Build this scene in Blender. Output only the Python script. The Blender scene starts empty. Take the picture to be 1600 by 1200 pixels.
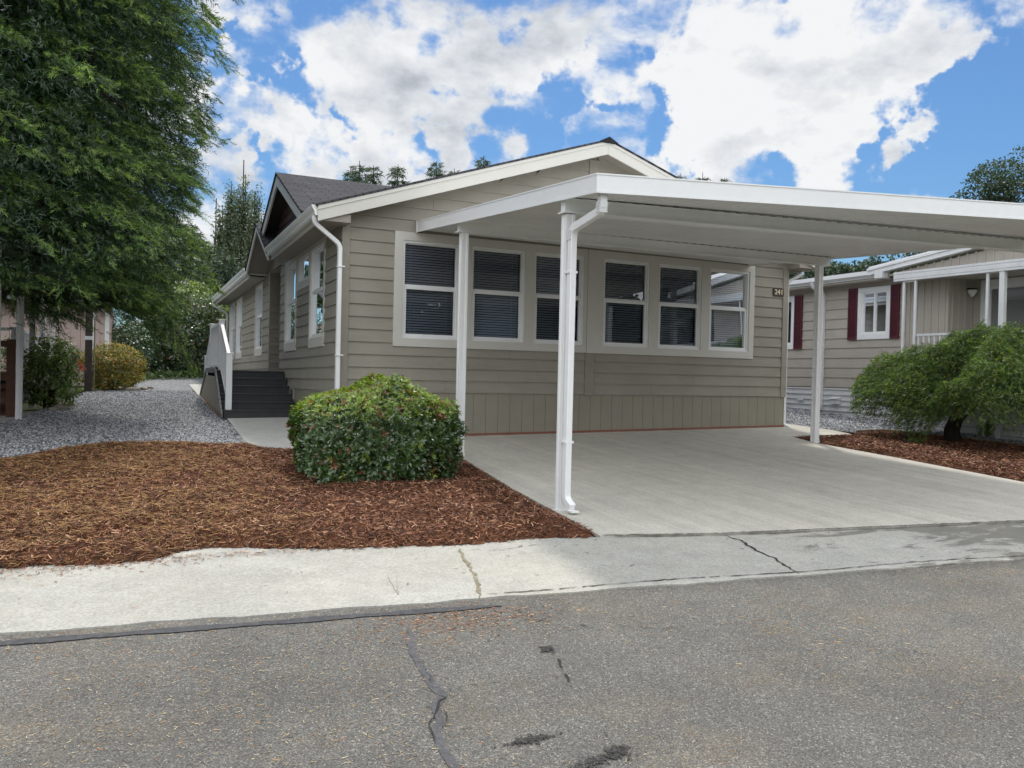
import bpy, bmesh, math, random
import numpy as np
from mathutils import Vector, Matrix, Euler
rnd = random.Random(7); NR = np.random.RandomState(11)
R = math.radians
sc = bpy.context.scene; COL = sc.collection

# ------------------------------------------------------------------ camera
cd = bpy.data.cameras.new('camera'); cam = bpy.data.objects.new('camera', cd); COL.objects.link(cam)
YAW, PIT, ROL, FPX = R(25.087), R(-0.696), R(1.284), 1281.85
cf = Vector((math.sin(YAW)*math.cos(PIT), math.cos(YAW)*math.cos(PIT), math.sin(PIT)))
cr = Vector((math.cos(YAW), -math.sin(YAW), 0)); cu = cr.cross(cf)
r2 = cr*math.cos(ROL)+cu*math.sin(ROL); u2 = -cr*math.sin(ROL)+cu*math.cos(ROL)
M4 = Matrix.Identity(4)
for i in range(3): M4[i][0], M4[i][1], M4[i][2] = r2[i], u2[i], -cf[i]
CAMP = Vector((-2.681, -11.419, 1.6)); M4.translation = CAMP
cam.matrix_world = M4
cd.sensor_fit = 'HORIZONTAL'; cd.sensor_width = 36; cd.lens = FPX/1600*36; cd.clip_end = 2000; cd.clip_start = .05
sc.camera = cam

# ------------------------------------------------------------------ sun, sky, exposure
SUNEL, SUNAZ = R(63), R(25)            # azimuth measured from +Y towards +X
sd = Vector((math.sin(SUNAZ)*math.cos(SUNEL), math.cos(SUNAZ)*math.cos(SUNEL), math.sin(SUNEL)))
sl = bpy.data.lights.new('sun', 'SUN'); sl.energy = 1.85; sl.angle = R(4.5); sl.color = (1, .94, .85)
so = bpy.data.objects.new('sun', sl); COL.objects.link(so); so.rotation_euler = (-sd).to_track_quat('-Z', 'Y').to_euler()
so.location = (20, 40, 60)
sc.view_settings.view_transform = 'Standard'; sc.view_settings.look = 'None'
sc.view_settings.exposure = 0.42; sc.view_settings.gamma = 1.0

def raydir(x, y):                      # the direction in the world of a spot in the sky
    return (r2*((x-800)/FPX) - u2*((y-600)/FPX) + cf).normalized()
W = bpy.data.worlds.new('World'); sc.world = W; W.use_nodes = True
nt = W.node_tree; nt.nodes.clear(); N = nt.nodes.new; L = nt.links.new
out = N('ShaderNodeOutputWorld'); bg = N('ShaderNodeBackground'); bg.inputs[1].default_value = .095
sky = N('ShaderNodeTexSky'); sky.sky_type = 'NISHITA'; sky.sun_disc = False
sky.sun_elevation = SUNEL; sky.sun_rotation = SUNAZ; sky.altitude = 50; sky.air_density = 1.2; sky.dust_density = .6; sky.ozone_density = 3.0
tc = N('ShaderNodeTexCoord')
def wmath(op, a, b=None, c=None, clamp=False):
    m = N('ShaderNodeMath'); m.operation = op; m.use_clamp = clamp
    for i, v in enumerate((a, b, c)):
        if v is None: continue
        if isinstance(v, (int, float)): m.inputs[i].default_value = v
        else: L(v, m.inputs[i])
    return m.outputs[0]
def wnoise(scale, detail, rough, off=(0, 0, 0), sz=1.7, dist=0.0):
    mp = N('ShaderNodeMapping'); mp.inputs['Scale'].default_value = (1, 1, sz); mp.inputs['Location'].default_value = off
    L(tc.outputs['Generated'], mp.inputs[0])
    n = N('ShaderNodeTexNoise'); n.inputs['Scale'].default_value = scale; n.inputs['Detail'].default_value = detail
    n.inputs['Roughness'].default_value = rough; n.inputs['Distortion'].default_value = dist; L(mp.outputs[0], n.inputs['Vector']); return n.outputs[0]
n1 = wnoise(5.0, 9, .56, (.3, .1, .7), 1.9, .15)
n1b = wnoise(14.0, 7, .56, (.1, .4, .2), 1.6, .3)
dens = wmath('MULTIPLY_ADD', n1, 3.6, -1.84)
dens = wmath('ADD', dens, wmath('MULTIPLY_ADD', n1b, 2.2, -1.1))
# cloud banks (+) and blue gaps (-): x, y, radius in sky pixels, weight
BLOBS = [(600, 80, 150, .7), (480, 40, 130, .6), (700, 100, 100, .5), (520, 130, 60, .25), (390, 190, 90, .75), (440, 210, 80, .5), (720, 210, 110, .8), (790, 130, 110, .6), (860, 100, 110, .55), (560, 240, 80, .6), (500, 235, 80, .5), (820, 210, 70, .5),
         (1130, 170, 130, .6), (1270, 170, 140, .7), (1060, 140, 100, .6), (1380, 60, 170, .6), (1520, 40, 120, .5), (1440, 170, 90, .7), (960, 110, 90, .5), (1180, 60, 120, .6), (760, 10, 120, .3), (620, 0, 140, .4), (360, 280, 60, .7), (400, 20, 80, .4), (1120, 240, 90, .5), (1350, 240, 80, .4), (1250, 100, 110, .4), (700, 240, 120, .6), (1120, 220, 140, .5), (340, 190, 90, .7), (1330, 220, 110, .5), (540, 260, 80, .4),
         (600, 200, 55, -1.1), (655, 180, 45, -.9), (505, 165, 40, -1.1), (455, 125, 40, -.9), (395, 262, 40, -1.2), (440, 275, 30, -.9), (350, 255, 30, -.6), (370, 75, 45, -.9), (415, 105, 35, -.8), (1000, 20, 70, -1.1), (950, 55, 50, -.8), (1090, 30, 60, -1.0), (1060, 85, 45, -.7), (715, 60, 40, -.7), (890, 165, 40, -.7), (930, 190, 50, -.8), (985, 220, 40, -1.1), (860, 195, 30, -.5), (845, 35, 50, -.7), (540, 165, 30, -.7),
         (1640, 210, 180, -1.6), (1540, 260, 130, -1.6), (1450, 275, 90, -1.5), (1330, 310, 110, -1.0), (1230, 318, 90, -.6), (1160, 300, 60, -.5), (1080, 285, 50, -.7), (1590, 110, 60, -.8), (1530, 150, 50, -.6), (720, 260, 30, -.3), (440, 300, 40, -.3)]
wn = N('ShaderNodeTexNoise'); wn.inputs['Scale'].default_value = 11; wn.inputs['Detail'].default_value = 5; wn.inputs['Roughness'].default_value = .55; L(tc.outputs['Generated'], wn.inputs['Vector'])
wv = N('ShaderNodeVectorMath'); wv.operation = 'MULTIPLY_ADD'; L(wn.outputs['Color'], wv.inputs[0]); wv.inputs[1].default_value = (.46, .46, .40); wv.inputs[2].default_value = (-.23, -.23, -.20)
wa = N('ShaderNodeVectorMath'); wa.operation = 'ADD'; L(tc.outputs['Generated'], wa.inputs[0]); L(wv.outputs[0], wa.inputs[1])
for (x, y, rad, w) in BLOBS:
    w = w*.80 if w < 0 else w*.80
    d = raydir(x, y); vm = N('ShaderNodeVectorMath'); vm.operation = 'DISTANCE'
    L(wa.outputs[0], vm.inputs[0]); vm.inputs[1].default_value = d
    mr = N('ShaderNodeMapRange'); mr.interpolation_type = 'SMOOTHSTEP'
    L(vm.outputs['Value'], mr.inputs[0]); mr.inputs[1].default_value = 0; mr.inputs[2].default_value = rad*1.35/FPX
    mr.inputs[3].default_value = w; mr.inputs[4].default_value = 0
    dens = wmath('ADD', dens, mr.outputs[0])
n2 = wnoise(3.2, 6, .6, (.5, .9, .25), 2.2, .1)
n3 = wnoise(9, 8, .62, (.1, .5, .05), 1.6, .1)
sh = wmath('MULTIPLY_ADD', n2, 3.0, -1.66)
sh = wmath('MULTIPLY_ADD', n3, 1.9, sh)
sh = wmath('SUBTRACT', sh, wmath('MULTIPLY', dens, .16), clamp=True)
cc = N('ShaderNodeValToRGB'); L(sh, cc.inputs[0])
cc.color_ramp.elements[0].color = (3.7, 3.95, 4.4, 1); cc.color_ramp.elements[1].color = (7.1, 7.2, 7.3, 1); cc.color_ramp.elements[1].position = .78
e = cc.color_ramp.elements.new(.38); e.color = (5.5, 5.75, 6.1, 1)
# unseen clouds behind the camera and overhead, boosted to fill front wall and shade
dn = N('ShaderNodeVectorMath'); dn.operation = 'DOT_PRODUCT'; L(tc.outputs['Generated'], dn.inputs[0]); dn.inputs[1].default_value = (.15, .86, -.48)
fr_ = N('ShaderNodeMapRange'); fr_.interpolation_type = 'SMOOTHSTEP'; L(dn.outputs['Value'], fr_.inputs[0]); fr_.inputs[1].default_value = .45; fr_.inputs[2].default_value = -.5; fr_.inputs[3].default_value = 1; fr_.inputs[4].default_value = 2.35
dens = wmath('ADD', dens, wmath('MULTIPLY_ADD', fr_.outputs[0], .45, -.45))
mask = N('ShaderNodeMapRange'); mask.interpolation_type = 'SMOOTHERSTEP'; L(dens, mask.inputs[0])
mask.inputs[1].default_value = -.34; mask.inputs[2].default_value = .66
sat = N('ShaderNodeMix'); sat.data_type = 'RGBA'; sat.blend_type = 'MULTIPLY'; sat.inputs[0].default_value = 1
L(sky.outputs[0], sat.inputs[6]); sat.inputs[7].default_value = (.45, .65, .84, 1)
mx = N('ShaderNodeMix'); mx.data_type = 'RGBA'; L(mask.outputs[0], mx.inputs[0]); L(sat.outputs[2], mx.inputs[6])
cb = N('ShaderNodeMix'); cb.data_type = 'RGBA'; cb.blend_type = 'MULTIPLY'; cb.inputs[0].default_value = 1; L(cc.outputs[0], cb.inputs[6]); L(fr_.outputs[0], cb.inputs[7]); L(cb.outputs[2], mx.inputs[7])
L(mx.outputs[2], bg.inputs[0]); L(bg.outputs[0], out.inputs[0])

# ------------------------------------------------------------------ materials
def srgb(r, g, b):
    f = lambda c: ((c/255+.055)/1.055)**2.4 if c > 10 else c/255/12.92
    return (f(r), f(g), f(b), 1)
class MT:
    def __init__(s, name, col, rough=.6, metal=0., spec=.5):
        s.m = bpy.data.materials.new(name); s.m.use_nodes = True; s.t = s.m.node_tree
        s.b = s.t.nodes['Principled BSDF']; c = tuple(col)+((1,) if len(col) == 3 else ())
        s.b.inputs['Base Color'].default_value = c; s.b.inputs['Roughness'].default_value = rough
        s.b.inputs['Metallic'].default_value = metal; s.b.inputs['Specular IOR Level'].default_value = spec
        s.col = c; s.tc = None
    def n(s, k, **kw):
        x = s.t.nodes.new(k)
        for a, b in kw.items(): setattr(x, a, b)
        return x
    def co(s, scale=(1, 1, 1), uv=False, rot=0):
        if s.tc is None: s.tc = s.n('ShaderNodeTexCoord')
        m = s.n('ShaderNodeMapping'); m.inputs['Scale'].default_value = scale; m.inputs['Rotation'].default_value = (0, 0, rot)
        s.t.links.new(s.tc.outputs['UV' if uv else 'Object'], m.inputs[0]); return m.outputs[0]
    def noise(s, scale, detail=4, rough=.6, st=(1, 1, 1), dist=0, rot=0):
        x = s.n('ShaderNodeTexNoise'); x.inputs['Scale'].default_value = scale; x.inputs['Detail'].default_value = detail
        x.inputs['Roughness'].default_value = rough; x.inputs['Distortion'].default_value = dist; s.t.links.new(s.co(st, rot=rot), x.inputs['Vector']); return x.outputs[0]
    def voro(s, scale, feat='F1', out='Color', st=(1, 1, 1)):
        x = s.n('ShaderNodeTexVoronoi'); x.feature = feat; x.inputs['Scale'].default_value = scale
        s.t.links.new(s.co(st), x.inputs['Vector']); return x.outputs[out]
    def ramp(s, f, stops):
        x = s.n('ShaderNodeValToRGB'); e = x.color_ramp.elements
        while len(e) < len(stops): e.new(.5)
        for i, (p, c) in enumerate(stops):
            e[i].position = p; e[i].color = tuple(c)+((1,) if len(c) == 3 else ())
        s.t.links.new(f, x.inputs[0]); return x.outputs[0]
    def math(s, op, a, b, clamp=False):
        x = s.n('ShaderNodeMath', operation=op); x.use_clamp = clamp
        for i, v in enumerate((a, b)):
            if isinstance(v, (int, float)): x.inputs[i].default_value = v
            else: s.t.links.new(v, x.inputs[i])
        return x.outputs[0]
    def mix(s, f, a, b, mode='MIX'):
        x = s.n('ShaderNodeMix', data_type='RGBA', blend_type=mode)
        for i, v in ((0, f), (6, a), (7, b)):
            if isinstance(v, (int, float)): x.inputs[i].default_value = v
            elif isinstance(v, (tuple, list)): x.inputs[i].default_value = tuple(v)+((1,) if len(v) == 3 else ())
            else: s.t.links.new(v, x.inputs[i])
        return x.outputs[2]
    def vary(s, col, scale, amt, detail=5, st=(1, 1, 1), lo=.3, hi=.7, rot=0):
        f = s.noise(scale, detail, .62, st, rot=rot); g = s.ramp(f, [(lo, (1-amt,)*3), (hi, (1+amt,)*3)])
        return s.mix(1, col, g, 'MULTIPLY')
    def base(s, c): s.t.links.new(c, s.b.inputs['Base Color']) if not isinstance(c, tuple) else None
    def rgh(s, f): s.t.links.new(f, s.b.inputs['Roughness'])
    def bump(s, h, strength=.3, dist=.01):
        x = s.n('ShaderNodeBump'); x.inputs['Strength'].default_value = strength; x.inputs['Distance'].default_value = dist
        s.t.links.new(h, x.inputs['Height']); s.t.links.new(x.outputs[0], s.b.inputs['Normal'])
def simple(name, col, rough=.5, var=.06, scale=3, bs=0, bscale=60, st=(1, 1, 1), metal=0, spec=.5):
    m = MT(name, col, rough, metal, spec); m.base(m.vary(m.vary(m.col, scale, var), scale*9, var*.6, st=st))
    if bs: m.bump(m.noise(bscale, 4, .6, st), bs, .004)
    return m.m
def grain(name, col, dirt=.05):
    m = MT(name, col, .62, spec=.35)
    c = m.vary(m.col, 1.3, .08); c = m.vary(c, 14, dirt, st=(.25, .25, 4)); c = m.vary(c, 5.6, .05, 2, st=(.15, .15, 1)); m.base(c)
    m.bump(m.noise(40, 5, .65, (.12, .12, 3)), .25, .003); return m.m
M = {}
M['siding'] = grain('taupe_siding_paint', (.290, .270, .226))
M['skirt'] = simple('skirting_paint', (.275, .252, .202), .65, .06, 2, .2, 50, (4, 4, .3))
M['cream'] = simple('cream_trim_paint', (.58, .565, .52), .5, .03, 2, .1, 60)
M['white'] = simple('white_enamel', (.80, .81, .815), .33, .03, 1.2)
M['pan'] = simple('white_roof_pan', (.78, .79, .79), .35, .05, 1.2)
M['vinyl'] = simple('white_vinyl', (.78, .79, .79), .4, .02, 3)
M['rail'] = simple('white_rail_vinyl', (.80, .82, .84), .35, .02, 3)
M['redwood'] = simple('red_base_board', (.22, .09, .06), .75, .2, 6, .3)
M['step'] = simple('charcoal_composite', (.028, .031, .034), .55, .15, 8, .3, 60, (1, 6, 6))
M['stepgrey'] = simple('grey_composite_trim', (.16, .165, .175), .6, .08, 5)
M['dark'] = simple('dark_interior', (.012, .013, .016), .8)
M['blind'] = simple('blind_slat', (.45, .48, .54), .5, .05, 2)
M['plaque'] = simple('brown_plaque', (.055, .035, .02), .5)
M['brass'] = simple('cream_numerals', (.72, .66, .48), .4)
M['soffit'] = simple('taupe_soffit', (.27, .245, .205), .7, .04)
M['shade_soffit'] = simple('soffit_painted_shade', (.055, .045, .045), .7)  # dormer soffit's shadow put into the colour; the other soffits are taupe
M['shake'] = simple('purple_brown_shake', (.13, .078, .085), .8, .25, 5, .5, 30, (1, 1, .2))
M['asph'] = None
def shingle():
    m = MT('charcoal_shingles', (.05, .05, .055), .92, spec=.2)
    b = m.n('ShaderNodeTexBrick'); m.t.links.new(m.co((1, 1, 1), uv=True), b.inputs['Vector'])
    b.inputs['Scale'].default_value = 1; b.inputs['Brick Width'].default_value = .30; b.inputs['Row Height'].default_value = .11
    b.inputs['Mortar Size'].default_value = .012; b.inputs['Mortar Smooth'].default_value = .4
    b.inputs['Color1'].default_value = (.050, .050, .056, 1); b.inputs['Color2'].default_value = (.070, .069, .076, 1); b.inputs['Mortar'].default_value = (.022, .022, .025, 1)
    m.base(m.vary(m.vary(b.outputs[0], 90, .35, 2), 2, .15)); m.bump(b.outputs[1], -.6, .01); return m.m
M['shingle'] = shingle()
def glassmat(name='window_glass', tint=(.80, .84, .90), base=.10):
    m = bpy.data.materials.new(name); m.use_nodes = True; t = m.node_tree; t.nodes.clear()
    o = t.nodes.new('ShaderNodeOutputMaterial'); mixn = t.nodes.new('ShaderNodeMixShader'); tr = t.nodes.new('ShaderNodeBsdfTransparent'); gl = t.nodes.new('ShaderNodeBsdfGlossy')
    fr = t.nodes.new('ShaderNodeFresnel'); fr.inputs[0].default_value = 1.5; ad = t.nodes.new('ShaderNodeMath'); ad.operation = 'MULTIPLY_ADD'
    ad.inputs[1].default_value = 1.5; ad.inputs[2].default_value = base
    t.links.new(fr.outputs[0], ad.inputs[0]); t.links.new(ad.outputs[0], mixn.inputs[0]); tr.inputs[0].default_value = (*tint, 1)
    gl.inputs['Roughness'].default_value = .0; gl.inputs[0].default_value = (.9, .95, 1, 1)
    nz = t.nodes.new('ShaderNodeTexNoise'); nz.inputs['Scale'].default_value = 1.2; nz.inputs['Detail'].default_value = 1
    tcn = t.nodes.new('ShaderNodeTexCoord'); t.links.new(tcn.outputs['Object'], nz.inputs['Vector'])
    bp = t.nodes.new('ShaderNodeBump'); bp.inputs['Strength'].default_value = .05; bp.inputs['Distance'].default_value = .03
    t.links.new(nz.outputs[0], bp.inputs['Height']); t.links.new(bp.outputs[0], gl.inputs['Normal'])
    t.links.new(tr.outputs[0], mixn.inputs[1]); t.links.new(gl.outputs[0], mixn.inputs[2]); t.links.new(mixn.outputs[0], o.inputs[0]); return m
M['glass'] = glassmat(base=.035)
M['glass_side'] = glassmat('side_window_glass', (.35, .38, .40), .16)
def leafmat(name, col, tr=.35, rough=.45, gloss=.06):
    m = bpy.data.materials.new(name); m.use_nodes = True; t = m.node_tree; t.nodes.clear()
    o = t.nodes.new('ShaderNodeOutputMaterial'); d = t.nodes.new('ShaderNodeBsdfDiffuse'); r = t.nodes.new('ShaderNodeBsdfTranslucent'); g = t.nodes.new('ShaderNodeBsdfGlossy')
    a = t.nodes.new('ShaderNodeMixShader'); b = t.nodes.new('ShaderNodeMixShader'); a.inputs[0].default_value = tr; b.inputs[0].default_value = gloss
    n = t.nodes.new('ShaderNodeTexNoise'); n.inputs['Scale'].default_value = 3.5; n.inputs['Detail'].default_value = 3
    tcn = t.nodes.new('ShaderNodeTexCoord'); t.links.new(tcn.outputs['Object'], n.inputs['Vector'])
    rp = t.nodes.new('ShaderNodeValToRGB'); rp.color_ramp.elements[0].position = .35; rp.color_ramp.elements[1].position = .65
    rp.color_ramp.elements[0].color = (*[c*.75 for c in col[:3]], 1); rp.color_ramp.elements[1].color = (*[c*1.25 for c in col[:3]], 1)
    t.links.new(n.outputs[0], rp.inputs[0]); t.links.new(rp.outputs[0], d.inputs[0])
    mu = t.nodes.new('ShaderNodeMix'); mu.data_type = 'RGBA'; mu.blend_type = 'MULTIPLY'; mu.inputs[0].default_value = 1; t.links.new(rp.outputs[0], mu.inputs[6]); mu.inputs[7].default_value = (1.3, 1.35, .6, 1)
    t.links.new(mu.outputs[2], r.inputs[0]); g.inputs['Roughness'].default_value = rough
    t.links.new(d.outputs[0], a.inputs[1]); t.links.new(r.outputs[0], a.inputs[2]); t.links.new(a.outputs[0], b.inputs[1]); t.links.new(g.outputs[0], b.inputs[2]); t.links.new(b.outputs[0], o.inputs[0])
    return m
def bark(name, col):
    m = MT(name, col, .95, spec=.1); m.base(m.vary(m.vary(m.col, 12, .4, st=(1, 1, .2)), 60, .2)); m.bump(m.noise(30, 5, .7, (1, 1, .2)), .8, .02); return m.m
M['bark'] = bark('grey_brown_bark', (.075, .06, .048)); M['barkd'] = bark('dark_bark', (.035, .028, .022))

# ------------------------------------------------------------------ object helpers
def tag(o, label=None, cat=None, group=None, kind=None):
    if label: o['label'] = label
    if cat: o['category'] = cat
    if group: o['group'] = group
    if kind: o['kind'] = kind
    return o
def empty(name, loc, label, cat, group=None):
    o = bpy.data.objects.new(name, None); COL.objects.link(o); o.location = loc; o.empty_display_size = .2
    return tag(o, label, cat, group)
def parent(o, p):
    if p is not None:
        o.parent = p; w = p.location if p.parent is None else Vector((0, 0, 0))
        o.matrix_parent_inverse = Matrix.Translation(-w)
def ident(u, w, z): return (u, w, z)
def FRONT(u, w, z): return (u, -w, z)
def SIDE(u, w, z): return (-w, u, z - .011*max(u, 0))
class MB:
    def __init__(s, fr=ident): s.v = []; s.f = []; s.mi = []; s.fr = fr; s.k = 0; s.uv = []
    def add(s, vs, fs):
        b = len(s.v); s.v += [s.fr(*p) for p in vs]
        for f in fs: s.f.append(tuple(b+i for i in f)); s.mi.append(s.k)
        return s
    def box(s, a, b):
        (x0, y0, z0), (x1, y1, z1) = a, b
        return s.add([(x0, y0, z0), (x1, y0, z0), (x1, y1, z0), (x0, y1, z0), (x0, y0, z1), (x1, y0, z1), (x1, y1, z1), (x0, y1, z1)],
              [(0, 3, 2, 1), (4, 5, 6, 7), (0, 1, 5, 4), (1, 2, 6, 5), (2, 3, 7, 6), (3, 0, 4, 7)])
    def prism(s, poly, y0, y1, axis=1):           # polygon of (a, b) swept along an axis
        n = len(poly)
        P = lambda a, b, t: {0: (t, a, b), 1: (a, t, b), 2: (a, b, t)}[axis]
        return s.add([P(a, b, y0) for a, b in poly]+[P(a, b, y1) for a, b in poly],
              [tuple(range(n)), tuple(range(2*n-1, n-1, -1))]+[(i, i+n, (i+1) % n+n, (i+1) % n) for i in range(n)])
    def quadbar(s, A, B, d1, d2):                 # a parallelepiped beam from A to B with cross vectors d1, d2
        A, B, d1, d2 = map(Vector, (A, B, d1, d2))
        vs = [A, A+d1, A+d1+d2, A+d2, B, B+d1, B+d1+d2, B+d2]
        return s.add([tuple(v) for v in vs], [(0, 1, 2, 3), (7, 6, 5, 4), (0, 4, 5, 1), (1, 5, 6, 2), (2, 6, 7, 3), (3, 7, 4, 0)])
    def tube(s, pts, r, n=8, rect=None, caps=True, rib=None):
        P = [Vector(p) for p in pts]; rings = []; up = None
        for i, p in enumerate(P):
            t = ((P[min(i+1, len(P)-1)]-p).normalized()+(p-P[max(i-1, 0)]).normalized()).normalized()
            if up is None: up = Vector((0, 1, 0)) if abs(t.y) < .9 else Vector((1, 0, 0))
            a = (up-t*up.dot(t)).normalized(); b = t.cross(a); up = a
            rr = r[i] if isinstance(r, (list, tuple)) else r
            if rect: pr = [(rect[0], rect[1]), (-rect[0], rect[1]), (-rect[0], -rect[1]), (rect[0], -rect[1])]; ring = [p+a*x+b*y for x, y in pr]
            else: ring = [p+(a*math.cos(q)+b*math.sin(q))*rr for q in [2*math.pi*j/n for j in range(n)]]
            rings.append(ring)
        m = len(rings[0]); vs = [tuple(v) for g in rings for v in g]; fs = []
        for i in range(len(rings)-1):
            for j in range(m): fs.append((i*m+j, i*m+(j+1) % m, (i+1)*m+(j+1) % m, (i+1)*m+j))
        if caps: fs += [tuple(range(m-1, -1, -1)), tuple((len(rings)-1)*m+j for j in range(m))]
        return s.add(vs, fs)
    def build(s, name, mats, par=None, bevel=0, smooth=False, label=None):
        me = bpy.data.meshes.new(name); me.from_pydata(s.v, [], s.f)
        for m in (mats if isinstance(mats, (list, tuple)) else [mats]): me.materials.append(m)
        me.polygons.foreach_set('material_index', s.mi)
        bm = bmesh.new(); bm.from_mesh(me); bmesh.ops.recalc_face_normals(bm, faces=bm.faces)
        if bevel: bmesh.ops.bevel(bm, geom=list(bm.edges), offset=bevel, segments=1, affect='EDGES', clamp_overlap=True)
        bm.to_mesh(me); bm.free()
        if smooth: me.polygons.foreach_set('use_smooth', [True]*len(me.polygons))
        o = bpy.data.objects.new(name, me); COL.objects.link(o); parent(o, par)
        if label: o['label'] = label
        return o
def quads(name, V, mats, mi=None, par=None):      # V: (n, k, 3) array of faces
    V = np.asarray(V, np.float32); n, k = V.shape[:2]; me = bpy.data.meshes.new(name)
    me.vertices.add(n*k); me.vertices.foreach_set('co', V.reshape(-1)); me.loops.add(n*k); me.loops.foreach_set('vertex_index', np.arange(n*k, dtype=np.int32))
    me.polygons.add(n); me.polygons.foreach_set('loop_start', np.arange(0, n*k, k, dtype=np.int32)); me.polygons.foreach_set('loop_total', np.full(n, k, np.int32))
    for m in (mats if isinstance(mats, (list, tuple)) else [mats]): me.materials.append(m)
    if mi is not None: me.polygons.foreach_set('material_index', np.asarray(mi, np.int32))
    me.update(); me.validate(); o = bpy.data.objects.new(name, me); COL.objects.link(o); parent(o, par); return o

# ------------------------------------------------------------------ ground
def gz(x, y): return .619+.0146*np.clip(x, -15, 20)+.05*np.clip(y, -13, 14)
def g1(x, y): return float(gz(x, y))
def inpoly(px, py, poly):
    r = np.zeros(px.shape, bool); n = len(poly)
    for i in range(n):
        x0, y0 = poly[i]; x1, y1 = poly[(i+1) % n]
        c = ((y0 > py) != (y1 > py)) & (px < (x1-x0)*(py-y0)/((y1-y0) if y1 != y0 else 1e-9)+x0); r ^= c
    return r
def edged(px, py, poly):
    d = np.full(px.shape, 1e9); n = len(poly)
    for i in range(n):
        x0, y0 = poly[i]; x1, y1 = poly[(i+1) % n]; dx, dy = x1-x0, y1-y0; l = dx*dx+dy*dy+1e-9
        t = np.clip(((px-x0)*dx+(py-y0)*dy)/l, 0, 1); d = np.minimum(d, np.hypot(px-x0-t*dx, py-y0-t*dy))
    return d
def vnoise(x, y, s, seed=0):                      # smooth value noise
    rs = np.random.RandomState(seed); T = rs.rand(64, 64); X = x/s+100; Y = y/s+100
    xi = np.floor(X).astype(int); yi = np.floor(Y).astype(int); fx = X-xi; fy = Y-yi; fx = fx*fx*(3-2*fx); fy = fy*fy*(3-2*fy)
    g = lambda a, b: T[a % 64, b % 64]
    return (g(xi, yi)*(1-fx)+g(xi+1, yi)*fx)*(1-fy)+(g(xi, yi+1)*(1-fx)+g(xi+1, yi+1)*fx)*fy
def smooth_poly(pts, k=6, closed=True):
    n = len(pts); o = []
    for i in range(n):
        p0, p1, p2, p3 = (pts[(i+j-1) % n] for j in range(4))
        for t in [q/k for q in range(k)]:
            o.append(tuple(.5*((2*p1[c])+(-p0[c]+p2[c])*t+(2*p0[c]-5*p1[c]+4*p2[c]-p3[c])*t*t+(-p0[c]+3*p1[c]-3*p2[c]+p3[c])*t**3) for c in (0, 1)))
    return o
def sheet(name, poly, mat, lift, label=None, cell=.5, depth=.0):
    bm = bmesh.new(); vs = [bm.verts.new((x, y, 0)) for x, y in poly]; f = bm.faces.new(vs)
    if cell:
        xs = [p[0] for p in poly]; ys = [p[1] for p in poly]
        for ax, lo, hi in ((0, min(xs), max(xs)), (1, min(ys), max(ys))):
            q = math.ceil(lo/cell)*cell
            while q < hi:
                co = (q, 0, 0) if ax == 0 else (0, q, 0); no = (1, 0, 0) if ax == 0 else (0, 1, 0)
                bmesh.ops.bisect_plane(bm, geom=bm.verts[:]+bm.edges[:]+bm.faces[:], plane_co=co, plane_no=no); q += cell
    for v in bm.verts: v.co.z = g1(v.co.x, v.co.y)+lift
    if depth:
        r = bmesh.ops.extrude_face_region(bm, geom=bm.faces[:])
        # the copies become the top, the originals the bottom
        for v in [g for g in r['geom'] if isinstance(g, bmesh.types.BMVert)]: v.co.z += 0
        ext = set(g for g in r['geom'] if isinstance(g, bmesh.types.BMVert))
        for v in bm.verts:
            if v not in ext: v.co.z -= depth
    bmesh.ops.recalc_face_normals(bm, faces=bm.faces)
    me = bpy.data.meshes.new(name); bm.to_mesh(me); bm.free(); me.materials.append(mat)
    if not depth:
        for p in me.polygons:
            if p.normal.z < 0: p.flip()
    o = bpy.data.objects.new(name, me); COL.objects.link(o); o['kind'] = 'structure'
    if label: o['label'] = label
    return o

def m_soil():
    m = MT('soil_and_grass', (.06, .055, .035), .95, spec=.1); f = m.noise(.6, 6); m.base(m.ramp(f, [(.35, (.05, .04, .028)), (.6, (.045, .07, .025))])); m.bump(m.noise(25, 4), .6, .03); return m.m
def m_asphalt():
    m = MT('weathered_asphalt', (.16, .155, .145), .88, spec=.25)
    v = m.voro(150); sep = m.n('ShaderNodeSeparateColor'); m.t.links.new(v, sep.inputs[0])
    c = m.ramp(sep.outputs[0], [(0, (.060, .060, .059)), (.35, (.098, .097, .093)), (.72, (.132, .129, .120)), (.92, (.185, .176, .155)), (1, (.40, .375, .32))])
    v2 = m.voro(230); s2 = m.n('ShaderNodeSeparateColor'); m.t.links.new(v2, s2.inputs[0])
    c = m.mix(.4, c, m.ramp(s2.outputs[1], [(0, (.03, .03, .03)), (.6, (.115, .113, .107)), (1, (.29, .275, .235))]))
    c = m.vary(c, .55, .16); c = m.vary(c, 3, .10); c = m.vary(c, .25, .10, st=(.4, 2, 1))
    tan = m.ramp(m.noise(1.6, 7, .7), [(.50, (0, 0, 0)), (.66, (1, 1, 1))]); tn = m.ramp(m.noise(140, 2), [(.52, (0, 0, 0)), (.58, (1, 1, 1))])
    c = m.mix(m.math('MULTIPLY', tan, m.math('MULTIPLY', tn, .55)), c, (.25, .17, .085)); m.base(c)
    m.bump(m.math('ADD', m.voro(150, out='Distance'), m.noise(260, 3)), .4, .004); return m.m
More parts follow.
